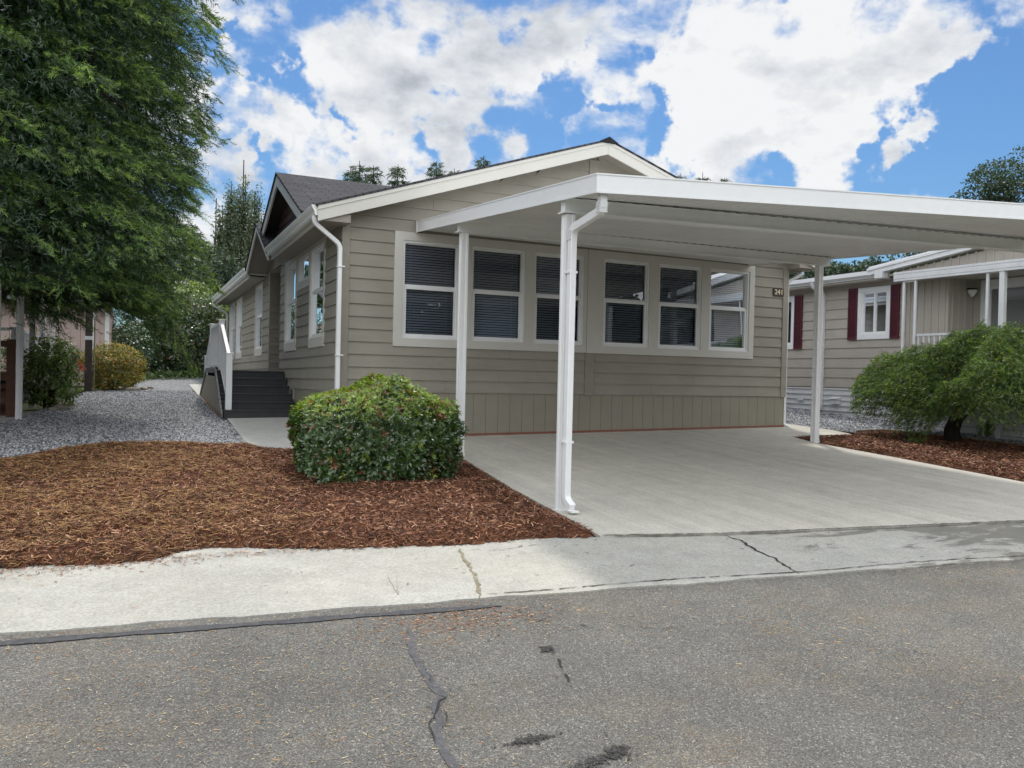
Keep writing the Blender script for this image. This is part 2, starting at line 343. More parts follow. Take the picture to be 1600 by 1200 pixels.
def m_conc(name, col, streak=0, stains=False, rough=.85, lo=None):
    m = MT(name, col, rough, spec=.25); k_ = 1.7 if stains else 1.2; c = m.vary(m.col, .8, .07*k_); c = m.vary(c, 5, .06*k_); c = m.vary(c, 60, .08*k_, 4, lo=.4, hi=.6); c = m.vary(c, 24, .04*k_)
    if streak:
        c = m.vary(c, 1.0, streak, 8, st=(7, .25, 1), rot=R(8)); c = m.vary(c, 2.2, streak*.8, 8, st=(14, .5, 1), rot=R(8))
        sp = m.ramp(m.noise(28, 2, .5), [(.72, (0, 0, 0)), (.76, (1, 1, 1))]); c = m.mix(m.math('MULTIPLY', sp, .6), c, (.06, .055, .045))
    if stains:
        sx = m.n('ShaderNodeSeparateXYZ'); m.t.links.new(m.co(), sx.inputs[0])
        g = m.math('MULTIPLY_ADD', sx.outputs[0], .34); g.node.inputs[2].default_value = -.46; g.node.use_clamp = True      # dirt gathers on the right-hand slab
        yb = m.math('MULTIPLY_ADD', m.math('ADD', sx.outputs[1], m.math('MULTIPLY', sx.outputs[0], .12)), 1.3); yb.node.inputs[2].default_value = 8.05; yb.node.use_clamp = True
        n = m.noise(1.5, 9, .68, (1, 2.6, 1), .6, rot=R(7)); s = m.math('ADD', m.math('MULTIPLY', n, 1.0), m.math('MULTIPLY', m.math('ADD', g, m.math('MULTIPLY', yb, .75)), .175))
        c = m.mix(m.ramp(m.math('MULTIPLY', m.ramp(s, [(.60, (0, 0, 0)), (.67, (1, 1, 1))]), m.ramp(g, [(.03, (.12, .12, .12)), (.25, (1, 1, 1))])), [(0, (0, 0, 0)), (1, (.85, .85, .85))]), c, (.15, .145, .13))
        p = m.ramp(m.noise(1.1, 8, .7, (1, 1.5, 1)), [(.45, (0, 0, 0)), (.7, (1, 1, 1))]); c = m.mix(m.math('MULTIPLY', p, .22), c, (.44, .40, .29))
        k = m.ramp(m.noise(16, 5, .7, (1, 3, 1)), [(.66, (0, 0, 0)), (.70, (1, 1, 1))]); c = m.mix(m.math('MULTIPLY', k, .55), c, (.16, .15, .13))
        pit = m.ramp(m.noise(70, 4, .7), [(.62, (0, 0, 0)), (.68, (1, 1, 1))]); c = m.mix(m.math('MULTIPLY', pit, .6), c, (.24, .225, .19))
    m.base(c); m.bump(m.math('ADD', m.noise(160, 4, .7), m.noise(30, 3)), .35 if stains else .18, .004); return m.m
M['soil'] = m_soil(); M['asph'] = m_asphalt()
M['drive'] = m_conc('broomed_concrete', (.475, .455, .405), .10); M['walk'] = m_conc('pale_concrete', (.50, .49, .455))
M['apron'] = m_conc('old_whitish_concrete', (.365, .36, .330), 0, True)
def m_gravel():
    m = MT('grey_gravel', (.2, .2, .2), .85, spec=.3); v = m.voro(42); sp = m.n('ShaderNodeSeparateColor'); m.t.links.new(v, sp.inputs[0])
    c = m.ramp(sp.outputs[0], [(0, (.12, .125, .135)), (.5, (.30, .31, .33)), (.85, (.46, .47, .485)), (1, (.62, .62, .62))])
    ed = m.ramp(m.voro(42, 'DISTANCE_TO_EDGE', 'Distance'), [(0, (.16, .16, .16)), (.16, (1, 1, 1))]); c = m.mix(1, c, ed, 'MULTIPLY'); m.base(m.vary(c, .9, .1))
    m.bump(m.math('ADD', m.voro(42, out='Distance'), m.voro(70, out='Distance')), -1.0, .03); return m.m
M['gravel'] = m_gravel()
def m_mulch(name, a, b, c3):
    m = MT(name, a, .95, spec=.1); f = m.noise(55, 6, .7, (1, .5, 1)); g = m.ramp(f, [(.3, a), (.5, b), (.72, c3)]); m.base(m.vary(g, 1.2, .2)); m.bump(m.noise(45, 5, .7), 1, .03); return m.m
M['mulch'] = m_mulch('shredded_bark', (.034, .016, .009), (.115, .050, .028), (.25, .12, .065))
M['straw'] = m_mulch('needle_covered_bark', (.05, .025, .012), (.15, .07, .028), (.27, .145, .06))

ED = lambda x: -7.03-.1275*(x)      # kerb line of the road
sheet('ground', [(-300, -60), (300, -60), (300, 400), (-300, 400)], M['soil'], -.05, cell=10)
roadpoly = [(-60, ED(-60)), (60, ED(60)), (60, ED(60)-9), (-60, ED(-60)-9)]
sheet('road', roadpoly, M['asph'], -.012, cell=2)
# apron of old concrete between the road and the beds
ax = [-60, -20, -8, -4]+[-3.6+.15*i for i in range(60)]+[8, 12, 20, 60]
ap = [(x, ED(x)+(.012*math.sin(x*7)+.008*math.sin(x*19) if -4 < x < 8 else 0)) for x in ax]
top = [(60, -13.6), (20, -8.6), (8, -7.0), (4.75, -6.66), (2.62, -6.30), (1.71, -6.16), (1.2, -6.03), (.70, -5.90), (.0, -5.5), (-3, -5.1), (-8, -4.3), (-20, -2.8), (-60, 2.2)]
sheet('apron', ap+top, M['apron'], -.002, cell=1, depth=.04)
sheet('driveway', [(1.2, -.02), (1.08, -1.92), (.85, -3.94), (.70, -5.90), (1.71, -6.13), (2.62, -6.27), (4.75, -6.63), (6.72, -6.9), (6.86, -5.25), (6.98, -3.35), (7.0, -1.94), (7.19, -1.16), (7.98, -1.16), (8.4, -1.22), (8.62, -1.1), (8.72, -.6), (8.64, .4), (8.6, 1.6), (8.14, 1.6), (8.14, -.02)], M['drive'], .012, cell=.5, depth=.03)
sheet('walkway', [(-1.18, 2.95), (-1.24, .2), (-1.22, -.31), (-1.12, -.62), (-.93, -.83), (-.7, -.92), (.3, -1.0), (1.14, -1.06), (1.195, -.02), (0, -.02), (-.02, 2.95)], M['walk'], .014, cell=.5, depth=.03)
sheet('rear_walkway', [(-1.28, 10.9), (-1.3, 6.0), (-1.25, 5.3), (-.05, 5.3), (-.05, 11.2)], M['walk'], .012, cell=.5)
# gravel
GL = [(-1.20, -.33), (-1.22, 3.0), (-1.28, 10.9), (-.05, 11.0), (-.05, 14.0), (-2.2, 13.7), (-3.05, 9.8), (-3.55, 8.6), (-3.82, 6.1), (-4.1, 4.4), (-4.5, 2.3), (-6.5, .8), (-6.5, -1.6), (-3.93, -.98), (-3.61, -.50), (-3.24, -.1), (-2.89, .0), (-1.23, -.3)]
sheet('gravel_yard', GL, M['gravel'], -.004, cell=.5)
GR = [(8.6, 1.6), (8.72, .4), (8.8, -.5), (8.95, -.95), (9.7, -.90), (10.1, -1.6), (10.4, -3.1), (10.8, -6), (11.6, -6), (11.48, 14), (8.2, 14), (8.2, 1.6)]
sheet('side_gravel_yard', GR, M['gravel'], -.004, cell=.5)

def bed(name, poly, mat, amp, cell, seed, label=None):
    poly = np.array(poly); x0, y0 = poly.min(0); x1, y1 = poly.max(0)
    gx = np.arange(x0, x1+cell, cell); gy = np.arange(y0, y1+cell, cell); X, Y = np.meshgrid(gx, gy, indexing='ij')
    X = X+(NR.rand(*X.shape)-.5)*cell*.5; Y = Y+(NR.rand(*Y.shape)-.5)*cell*.5
    Z = bedz(X, Y, poly, amp, seed); ins = inpoly(X, Y, poly)
    idx = np.arange(X.size).reshape(X.shape); ok = ins[:-1, :-1] & ins[1:, :-1] & ins[1:, 1:] & ins[:-1, 1:]
    F = np.stack([idx[:-1, :-1], idx[1:, :-1], idx[1:, 1:], idx[:-1, 1:]], -1)[ok]
    V = np.stack([X, Y, Z], -1).reshape(-1, 3); me = bpy.data.meshes.new(name)
    used = np.unique(F); rm = np.full(V.shape[0], -1); rm[used] = np.arange(len(used)); me.from_pydata(V[used].tolist(), [], rm[F].tolist())
    me.materials.append(mat); me.polygons.foreach_set('use_smooth', [True]*len(me.polygons))
    o = bpy.data.objects.new(name, me); COL.objects.link(o); o['kind'] = 'structure'
    if label: o['label'] = label
    return o
def bedz(X, Y, poly, amp, seed):
    e = np.clip(edged(X, Y, poly)/.35, 0, 1); e = e*(2-e)
    n = vnoise(X, Y, .55, seed)*.5+vnoise(X, Y, .22, seed+1)*.3+vnoise(X, Y, .08, seed+2)*.2
    return gz(X, Y)-.006+e*amp*(.35+n*1.1)
MLp = smooth_poly([(-6.2, -4.7), (-3.8, -5.36), (-3.2, -5.42), (-2.75, -5.50), (-2.5, -5.48), (-2.32, -5.34), (-2.05, -5.32), (-1.67, -5.48), (-1.2, -5.64), (-.8, -5.72), (-.3, -5.80), (.2, -5.79), (.68, -5.86), (.76, -4.9), (.83, -3.94), (1.06, -1.92), (1.12, -1.08), (.2, -1.01), (-.7, -.94), (-.95, -.83), (-1.14, -.6), (-1.25, -.32), (-2.0, -.16), (-2.89, .02), (-3.24, -.08), (-3.61, -.50), (-3.93, -.98), (-5.6, -2.2)], 4)
MLp = [(x+.02*rnd.uniform(-1, 1), y+.02*rnd.uniform(-1, 1)) for x, y in MLp]
MRp = [(7.22, -1.19), (7.05, -1.94), (7.02, -3.35), (6.90, -5.25), (6.77, -6.85), (8.5, -7.1), (10.7, -7.3), (10.7, -6), (10.3, -3.1), (10.0, -1.6), (9.66, -.92), (8.92, -.97), (8.72, -1.1), (8.5, -1.25), (7.98, -1.2)]
bed('mulch_bed', MLp, M['mulch'], .085, .03, 3); bed('side_mulch_bed', MRp, M['mulch'], .05, .05, 9)
m = MB()
for a, b in zip(((-3.24, -.05), (-2.89, .05), (-2.0, -.12)), ((-2.89, .05), (-2.0, -.12), (-1.24, -.28))):
    m.quadbar((a[0], a[1], g1(*a)-.02), (b[0], b[1], g1(*b)-.02), (0, .02, 0), (0, 0, .05))
tag(m.build('bed_edging', M['redwood']), 'thin red-brown edging board between gravel and mulch bed', 'edging')
m = MB(); ep = [(8.95, -.93), (9.66, -.88), (10.05, -1.6), (10.36, -3.1), (10.75, -6)]
for a, b in zip(ep, ep[1:]): m.quadbar((a[0], a[1], g1(*a)-.02), (b[0], b[1], g1(*b)-.02), (.03, .03, 0), (0, 0, .06))
tag(m.build('bed_edging', simple('bare_timber', (.30, .24, .17), .8, .15, 5)), 'pale timber edging curving behind the weeping maple bed', 'edging')

# loose chips, straw and stones
def scatter(n, poly, near=None):
    poly = np.array(poly); lo, hi = poly.min(0), poly.max(0); out = []; tot = 0
    while tot < n:
        p = lo+NR.rand(n, 2)*(hi-lo); p = p[inpoly(p[:, 0], p[:, 1], poly)]; out.append(p); tot += len(p)
    return np.concatenate(out)[:n]
def chips(name, P, Z, ln, wd, tilt, mats, w, label, cat, curve=0.0):
    n = len(P); a = NR.rand(n)*2*np.pi; tl = (NR.rand(n)-.3)*tilt; l = ln*(.4+NR.rand(n)*1.1); b = wd*(.5+NR.rand(n))
    D = np.stack([np.cos(a)*np.cos(tl), np.sin(a)*np.cos(tl), np.sin(tl)], -1); S = np.stack([-np.sin(a), np.cos(a), (NR.rand(n)-.5)*1.6], -1)
    C0 = np.stack([P[:, 0], P[:, 1], Z], -1); d = D*l[:, None]/2; s = S*b[:, None]/2
    V = np.stack([C0-d-s, C0+d-s*.6, C0+d+s*.6, C0-d+s], 1)
    mi = NR.choice(len(mats), n, p=w); o = quads(name, V, mats, mi); tag(o, label, cat, kind='stuff'); return o
ck = [simple('chip_dark', (.045, .018, .012), .9), simple('chip_brown', (.175, .072, .038), .85), simple('chip_red', (.27, .12, .062), .85), simple('chip_tan', (.48, .29, .17), .8)]
sk = [simple('straw_dark', (.07, .045, .02), .9), simple('straw_brown', (.27, .145, .050), .85), simple('straw_gold', (.38, .23, .085), .85)]
P = scatter(62000, MLp); P = P[P[:, 0] > -4.6]; chips('bark_chips', P, bedz(P[:, 0], P[:, 1], np.array(MLp), .085, 3)+.006+NR.rand(len(P))*.014, .050, .007, .9, ck, [.3, .38, .24, .08], 'red-brown shredded bark chips covering the front mulch bed', 'bark mulch')
P = scatter(60000, MLp); kk = (P[:, 0] < -1.0-1.3*NR.rand(len(P))) & (P[:, 0] > -4.6) & (vnoise(P[:, 0], P[:, 1], .35, 31) > .26*NR.rand(len(P))+.09); P = P[kk]
chips('needle_straw', P, bedz(P[:, 0], P[:, 1], np.array(MLp), .085, 3)+.012+NR.rand(len(P))*.02, 0.062, .0032, .5, sk, [.25, .42, .33], 'golden brown fallen needles strewn over the left of the mulch', 'needle litter')
P = scatter(26000, MRp); chips('bark_chips', P, bedz(P[:, 0], P[:, 1], np.array(MRp), .05, 9)+.006+NR.rand(len(P))*.012, .055, .010, .8, ck, [.3, .38, .24, .08], 'red-brown bark chips under the weeping maple', 'bark mulch')
# chips spilled on the concrete and needles blown over the road
P = np.stack([-.95+NR.randn(900)*.28, -7.2+NR.randn(900)*.13], -1); P = P[P[:, 1] < ED(P[:, 0])-.02]; chips('bark_crumbs', P, gz(P[:, 0], P[:, 1])-.008, .018, .004, .1, ck[1:]+sk[1:2], [.35, .25, .15, .25], 'orange-brown crumbs washed onto the road beside the tar line', 'bark mulch')
def spill(n, x0, x1, yf, sd_): 
    x = x0+NR.rand(n)*(x1-x0); return np.stack([x, yf(x)-np.abs(NR.randn(n))*sd_], -1)
P = np.concatenate([spill(500, -3.6, -2.2, lambda x: -5.42+0*x, .12), spill(420, -2.3, .7, lambda x: -5.55-.1*x-.12, .06), spill(120, -3.5, 6, lambda x: -5.9-.12*x, .5)])
chips('bark_crumbs', P, gz(P[:, 0], P[:, 1])+.006, .03, .005, .2, ck, [.2, .4, .3, .1], 'stray bark crumbs along the edge of the old concrete', 'bark mulch')
x = -4+NR.rand(26000)*11; y = ED(x)-NR.rand(26000)*3.8; kk = vnoise(x, y, .9, 51)+.4*vnoise(x, y, .3, 52) > .55+.5*NR.rand(len(x)); P = np.stack([x, y], -1)[kk]
chips('fallen_needles', P, gz(P[:, 0], P[:, 1])-.0085, .020, .0028, .05, [simple('needle_tan', (.33, .23, .11), .85), simple('needle_orange', (.33, .15, .06), .85), simple('needle_pale', (.45, .38, .24), .85)], [.5, .2, .3], 'tan needles scattered over the asphalt road', 'needle litter')
def stones(name, P, Z, r, mats, label):
    n = len(P); O = np.array([(1, 0, 0), (-1, 0, 0), (0, 1, 0), (0, -1, 0), (0, 0, 1), (0, 0, -1)], float); F = [(0, 2, 4), (2, 1, 4), (1, 3, 4), (3, 0, 4), (2, 0, 5), (1, 2, 5), (3, 1, 5), (0, 3, 5)]
    a = NR.rand(n)*2*np.pi; sc_ = r*(.5+NR.rand(n, 3)*1.0)*np.array([1, 1, .7]); V = O[None]*sc_[:, None]*(0.8+.4*NR.rand(n, 6, 1)); c, s = np.cos(a)[:, None], np.sin(a)[:, None]
    t = (NR.rand(n)-.5)[:, None]*1.2; V = np.stack([V[..., 0], V[..., 1]*np.cos(t)-V[..., 2]*np.sin(t), V[..., 1]*np.sin(t)+V[..., 2]*np.cos(t)], -1)
    V = np.stack([V[..., 0]*c-V[..., 1]*s, V[..., 0]*s+V[..., 1]*c, V[..., 2]], -1)+np.stack([P[:, 0], P[:, 1], Z], -1)[:, None]
    T = np.concatenate([V[:, list(f)][:, None] for f in F], 1).reshape(-1, 3, 3); mi = np.repeat(NR.choice(len(mats), n, p=[.3, .35, .25, .1]), 8)
    tag(quads(name, T, mats, mi), label, 'gravel', kind='stuff')
stm = [simple('stone_dark', (.115, .12, .13), .8), simple('stone_mid', (.28, .29, .31), .8), simple('stone_light', (.44, .45, .465), .75), simple('stone_pale', (.5, .5, .5), .7)]
P = scatter(42000, GL); P = P[(P[:, 1] < 9) & (P[:, 0] > -4.9)]; stones('gravel_stones', P, gz(P[:, 0], P[:, 1])+.002, .014, stm, 'loose grey crushed stones of the left gravel yard')
P = scatter(26000, GR); P = P[(P[:, 1] < 6)]; stones('gravel_stones', P, gz(P[:, 0], P[:, 1])+.002, .020, stm, 'loose grey stones of the gravel strip by the right house')

# cracks, seams and tar
def strip(name, pts, w, mat, lift, jit=.02, seed=0, gap=0.0, even=False):
    r = random.Random(seed); P = []
    for a, b in zip(pts, pts[1:]):
        n = max(2, int(math.dist(a, b)/.035))
        for i in range(n): t = i/n; P.append((a[0]+(b[0]-a[0])*t, a[1]+(b[1]-a[1])*t))
    P.append(pts[-1]); J = [(x+r.uniform(-jit, jit), y+r.uniform(-jit, jit)) for x, y in P]; m = MB()
    pr = None
    for i, (x, y) in enumerate(J):
        q = J[min(i+1, len(J)-1)]; p = J[max(i-1, 0)]; dx, dy = q[0]-p[0], q[1]-p[1]; l = math.hypot(dx, dy) or 1; ww = w*((.8+.2*math.sin(i*.35)+.10*r.random()) if even else (.35+r.random()*1.1))*.5*(min(1, (i+1)/5, (len(J)-i)/5))
        cur = ((x-dy/l*ww, y+dx/l*ww), (x+dy/l*ww, y-dx/l*ww))
        if pr and r.random() > gap: m.add([(u, v, g1(u, v)+lift) for u, v in (*pr, cur[1], cur[0])], [(0, 1, 2, 3)])
        pr = cur
    o = m.build(name, mat); o['kind'] = 'structure'; return o
M['tar'] = simple('old_tar', (.055, .056, .062), .75, .4, 22, .9, 200); M['crack'] = simple('crack_shadow_dirt', (.022, .02, .018), .95, .2)
M['tarold'] = simple('worn_tar', (.082, .082, .088), .85, .35, 22, .9, 200)
o = strip('tar_seam', [(x, ED(x)-.13-(.0 if x < -1 else .03*(x+1))) for x in (-12, -6, -4, -3, -2, -1.2, -.68)], .075, M['tar'], -.006, .005, 1, 0, True); o['label'] = 'dark tar line along the road beside the concrete'
RB = [(-1.301, -7.221), (-1.384, -7.564), (-1.404, -7.723), (-1.418, -7.944), (-1.416, -8.064), (-1.479, -8.157), (-1.504, -8.282), (-1.549, -8.368), (-1.575, -8.477), (-1.573, -8.628), (-1.584, -8.8), (-1.62, -9.4)]
strip('tar_seam', RB, .045, M['tarold'], -.0085, .004, 2, .0, True); strip('tar_seam', RB[1:9], .022, M['tarold'], -.0075, .012, 22, .2)
cr = lambda pts, w, s, g=.25: strip('road_crack', pts, w, M['crack'], -.0045, .009, s, g)
cr([(-1.43, -8.05), (-1.41, -8.086), (-1.489, -8.185), (-1.56, -8.307), (-1.582, -8.437)], .0085, 3, .1); cr([(-1.458, -8.14), (-1.453, -8.242), (-1.516, -8.336)], .006, 4, .15); cr([(-1.312, -7.565), (-1.369, -7.655), (-1.40, -7.75)], .005, 5, .3)
cr([(-1.40, -7.8), (-1.41, -7.95)], .004, 25, .4); cr([(-1.374, -8.032), (-1.26, -8.02), (-1.189, -8.033), (-1.069, -8.05)], .006, 6, .35)
cr([(-.719, -7.725), (-.737, -7.808), (-.755, -7.929), (-.798, -8.071), (-.856, -8.26)], .0085, 8, .25); cr([(-.70, -7.78), (-.62, -7.80)], .009, 9, .3); cr([(-.63, -8.0), (-.622, -8.04)], .012, 18, .2)
cr([(-.736, -7.336), (-.615, -7.369), (-.47, -7.379)], .006, 10, .25); cr([(-.432, -7.479), (-.395, -7.535), (-.37, -7.60)], .012, 11, .1); cr([(-.224, -7.577), (-.116, -7.669), (0, -7.743), (.148, -7.746)], .006, 12, .35)
cr([(-.927, -8.585), (-.923, -8.643), (-.945, -8.727)], .009, 13, .1); cr([(.15, -7.75), (.5, -7.82), (.9, -7.80)], .003, 26, .5)
M['pot'] = simple('broken_asphalt', (.045, .044, .042), .95, .7, 40, 1, 90)
def blotch(cx, cy, rx, ry, rot, seed):
    r = random.Random(seed); m = MB()
    for k in range(260):
        t = r.gauss(0, .52); x = t*rx; y = r.gauss(0, .42)*ry*math.exp(-t*t); X = cx+x*math.cos(rot)-y*math.sin(rot); Y = cy+x*math.sin(rot)+y*math.cos(rot); q = r.uniform(.0022, .0075); n = 5
        m.add([(X+q*math.cos(a*1.2566)*r.uniform(.5, 1.3), Y+q*math.sin(a*1.2566)*r.uniform(.5, 1.3), g1(X, Y)-.0075+k*.00001) for a in range(n)], [tuple(range(n))])
    o = m.build('road_wear', M['pot']); o['kind'] = 'structure'
blotch(-1.232, -8.56, .10, .035, .0, 1); blotch(-1.09, -8.80, .13, .05, .25, 2); blotch(-.96, -8.77, .05, .06, .6, 3); blotch(-.74, -7.76, .04, .04, .6, 4)
strip('apron_joint', [(-.47, -5.84), (-.55, -6.2), (-.62, -6.52), (-.76, -6.95)], .022, simple('joint_dirt', (.22, .19, .13), .9, .3, 20), .002, .010, 12)
strip('apron_crack', [(1.70, -6.16), (1.72, -6.35), (1.63, -6.6), (1.60, -6.85), (1.52, -7.1), (1.50, -7.2)], .017, M['crack'], .003, .014, 13)
strip('apron_crack', [(x, ED(x)+.07+.02*math.sin(x*3)) for x in (-.7, -.3, 0, .3, .7, 1.1, 1.5, 2, 2.5, 3, 3.5, 4, 5, 7)], .010, M['crack'], .003, .006, 14, .04)
strip('apron_crack', [(-.5, -5.9), (-.2, -6.0), (.0, -5.95), (.25, -5.98)], .006, M['crack'], .003, .012, 15, .4)
strip('driveway_joint', [(.72, -5.90), (1.2, -6.04), (1.71, -6.16), (2.62, -6.31), (4.75, -6.66), (6.8, -6.95)], .03, simple('joint_grime', (.13, .125, .11), .9, .3, 20), .018, .012, 16)
strip('apron_crack', [(-1.15, -6.3), (-1.2, -6.72), (-1.08, -6.3)], .005, simple('scratch', (.3, .28, .24), .9), .002, .004, 17)
#@@BUILD@@
# ------------------------------------------------------------------ the grey-beige house
HW = 8.13; SK = 1.30
house = empty('manufactured_house', (0, 0, .7), 'single-storey taupe lap-sided house with cream trim, cross gables and number 241', 'house')
def eave(z=0): return 3.80
def rooftop(x): return 3.80+.331*(min(x, HW-x)+.42)
EXPO = .178
def wclip(x0, x1, z0, z1, holes):
    zs = sorted(set([z0, z1]+[h[2] for h in holes if z0 < h[2] < z1]+[h[3] for h in holes if z0 < h[3] < z1])); out = []
    for a, b in zip(zs, zs[1:]):
        segs = [(x0, x1)]
        for h in holes:
            if h[2] < b-1e-6 and h[3] > a+1e-6:
                n = []
                for s in segs:
                    if h[1] <= s[0] or h[0] >= s[1]: n.append(s); continue
                    if h[0] > s[0]: n.append((s[0], h[0]))
                    if h[1] < s[1]: n.append((h[1], s[1]))
                segs = n
        out += [(s[0], s[1], a, b) for s in segs if s[1]-s[0] > .005]
    return out
def lap(mb, x0, x1, z0, z1, holes=(), lim=None, seed=1, expo=EXPO, joints=True):
    r = random.Random(seed); k = 0; zb = z0
    while zb < z1-.01:
        zt = min(zb+expo, z1); cut = [x0, x1]
        if joints:
            q = x0+r.uniform(.8, 3.6)
            while q < x1-.3: cut.insert(-1, q); q += 3.66
        prof = lambda z: .027-.019*(z-zb)/expo
        for a, b in zip(cut, cut[1:]):
            g = .0015 if joints else 0
            for (u0, u1, c, d) in wclip(a+(g if a > x0 else 0), b-(g if b < x1 else 0), zb, zt, list(holes)):
                A0, A1, B0, B1 = u0, u1, u0, u1
                if lim:
                    l0, h0 = lim(c); l1, h1 = lim(d)
                    A0, A1, B0, B1 = max(u0, l0), min(u1, h0), max(u0, l1), min(u1, h1)
                    if A1-A0 < .01: continue
                    if B1 < B0: B0 = B1 = (B0+B1)/2
                w0, w1 = prof(c), prof(d)
                mb.add([(A0, w0, c), (A1, w0, c), (B1, w1, d), (B0, w1, d), (A0, .0, c), (A1, .0, c), (B1, .0, d), (B0, 0., d)], [(0, 1, 2, 3), (4, 5, 1, 0), (4, 0, 3, 7), (1, 5, 6, 2), (5, 4, 7, 6)])
        zb = zt
FW = (.75, 7.36, 1.965, 3.614)                      # opening of the front window band
glim = lambda z: (0.06 if z < 3.62 else max(.06, (z-3.80+.12)/.331-.42), HW-.06 if z < 3.62 else min(HW-.06, HW-((z-3.80+.12)/.331-.42)))
m = MB(FRONT); lap(m, .10, HW-.10, SK, 5.2, [FW, (3.93, 4.11, SK, 1.965), (3.93, 4.11, 3.614, 6)], glim, 3)
m.build('front_siding', M['siding'], house)
m = MB(FRONT)                                       # sheathing behind the boards
for s in wclip(0, HW, .62, 3.62, [FW]): m.box((s[0], -.10, s[2]), (s[1], -.001, s[3]))
m.prism([(0, 3.62), (HW, 3.62), (HW/2, 5.12)], -.10, -.001) ; m.build('front_wall', M['siding'], house)
m = MB(FRONT); m.box((3.935, .0, SK-.02), (4.105, .030, 1.963)); m.build('centre_batten', M['siding'], house, .003)
m = MB(FRONT); m.box((3.935, 0, 3.616), (4.105, .030, 5.05)); m.build('centre_batten', M['siding'], house, .003)
for x0, x1 in ((.0, .10), (HW-.10, HW)):
    m = MB(FRONT); m.box((x0-.012, -.08, SK-.01), (x1 if x0 == 0 else x1+.012, .042, 3.80)); m.build('corner_board', M['siding'], house, .003)
# front skirting of grooved panels, red board below it
m = MB(FRONT); x = .0
while x < HW-.01:
    x1 = min(x+.203, HW); m.box((x, -.02, g1(x, 0)+.03), (x1-.006, .008, SK-.004)); x = x1
m.box((0, -.03, g1(0, 0)-.05), (HW, .0, SK-.01)); m.build('skirting', M['skirt'], house)
m = MB(FRONT); m.quadbar((.0, .0, g1(0, 0)-.02), (HW, .0, g1(HW, 0)-.02), (0, .022, 0), (0, 0, .065)); m.build('base_board', M['redwood'], house)
# front window casing and six sash windows
WX = [(.88, 1.75), (1.95, 2.83), (3.00, 3.88), (4.25, 5.13), (5.32, 6.20), (6.38, 7.25)]; WZ = (2.085, 3.495)
m = MB(FRONT)
for s in wclip(FW[0], FW[1], FW[2], FW[3], [(a, b, *WZ) for a, b in WX]):
    m.box((s[0], -.02, s[2]), (s[1], .034, s[3]))
m.build('window_casing', M['cream'], house)
m = MB(FRONT); m.box((3.94, .034, FW[2]+.001), (3.948, .036, FW[3])); m.build('casing_seam', M['soffit'], house)
def sash(fr, x0, x1, z0, z1, glass, blinds, mat=None, tilt=.55, split=.52, trim=None, seed=0):
    mat = mat or M['vinyl']
    f = .032; zm = z0+(z1-z0)*split; m = MB(fr)
    for s in wclip(x0, x1, z0, z1, [(x0+f, x1-f, z0+f, z1-f)]): m.box((s[0], -.10, s[2]), (s[1], .012, s[3]))
    w = m.build('window', mat, house); m = MB(fr)
    for s in wclip(x0+f, x1-f, z0+f, zm+.02, [(x0+f+.034, x1-f-.034, z0+f+.034, zm-.02)]): m.box((s[0], -.05, s[2]), (s[1], -.005, s[3]))
    for s in wclip(x0+f, x1-f, zm+.021, z1-f, [(x0+f+.012, x1-f-.012, zm+.05, z1-f-.014)]): m.box((s[0], -.07, s[2]), (s[1], -.028, s[3]))
    m.build('sash_frame', mat, w)
    m = MB(fr); m.add([(x0+f+.03, -.03, z0+f+.03), (x1-f-.03, -.03, z0+f+.03), (x1-f-.03, -.03, zm-.015), (x0+f+.03, -.03, zm-.015)], [(0, 1, 2, 3)])
    m.add([(x0+f+.01, -.05, zm+.045), (x1-f-.01, -.05, zm+.045), (x1-f-.01, -.05, z1-f-.01), (x0+f+.01, -.05, z1-f-.01)], [(0, 1, 2, 3)]); m.build('pane', glass, w)
    if blinds:
        m = MB(fr); z = z0+f+.02; r = random.Random(seed)
        while z < z1-f-.02:
            c, s_ = math.cos(tilt), math.sin(tilt); t = r.uniform(-.001, .001); a = .021
            m.add([(x0+f+.012, -.125-a*c, z+a*s_+t), (x1-f-.012, -.125-a*c, z+a*s_-t), (x1-f-.012, -.125+a*c, z-a*s_), (x0+f+.012, -.125+a*c, z-a*s_)], [(0, 1, 2, 3)]); z += .038
        for q in (.18, .82): xx = x0+(x1-x0)*q; m.box((xx-.003, -.102, z0+f), (xx+.003, -.100, z1-f))
        m.build('blind', M['blind'], w)
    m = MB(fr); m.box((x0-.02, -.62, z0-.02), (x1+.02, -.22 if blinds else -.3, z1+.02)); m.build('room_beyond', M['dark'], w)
    return w
for i, (a, b) in enumerate(WX): sash(FRONT, a, b, *WZ, M['glass'], True, tilt=.75+.04*math.sin(i*2.1), seed=i)
# interior darkness around the windows
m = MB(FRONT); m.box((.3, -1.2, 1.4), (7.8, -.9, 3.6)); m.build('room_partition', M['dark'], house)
# number plaque
m = MB(FRONT); m.box((7.785, .024, 3.110), (8.028, .046, 3.245)); pq = m.build('number_plaque', M['plaque'], house, .003)
tcu = bpy.data.curves.new('house_number', 'FONT'); tcu.body = '241'; tcu.size = .128; tcu.extrude = .003; tcu.align_x = 'CENTER'; tcu.align_y = 'CENTER'; tcu.space_character = 1.06
tcu.offset = .0012
to = bpy.data.objects.new('house_number', tcu); COL.objects.link(to)
dg = bpy.context.evaluated_depsgraph_get(); tm = bpy.data.meshes.new_from_object(to.evaluated_get(dg)); bpy.data.objects.remove(to)
for v in tm.vertices: v.co = Vector((7.905+v.co.x*1.0, -.050-v.co.z, 3.178+v.co.y))
tm.materials.clear(); tm.materials.append(M['brass']); o = bpy.data.objects.new('house_number', tm); COL.objects.link(o); parent(o, pq)

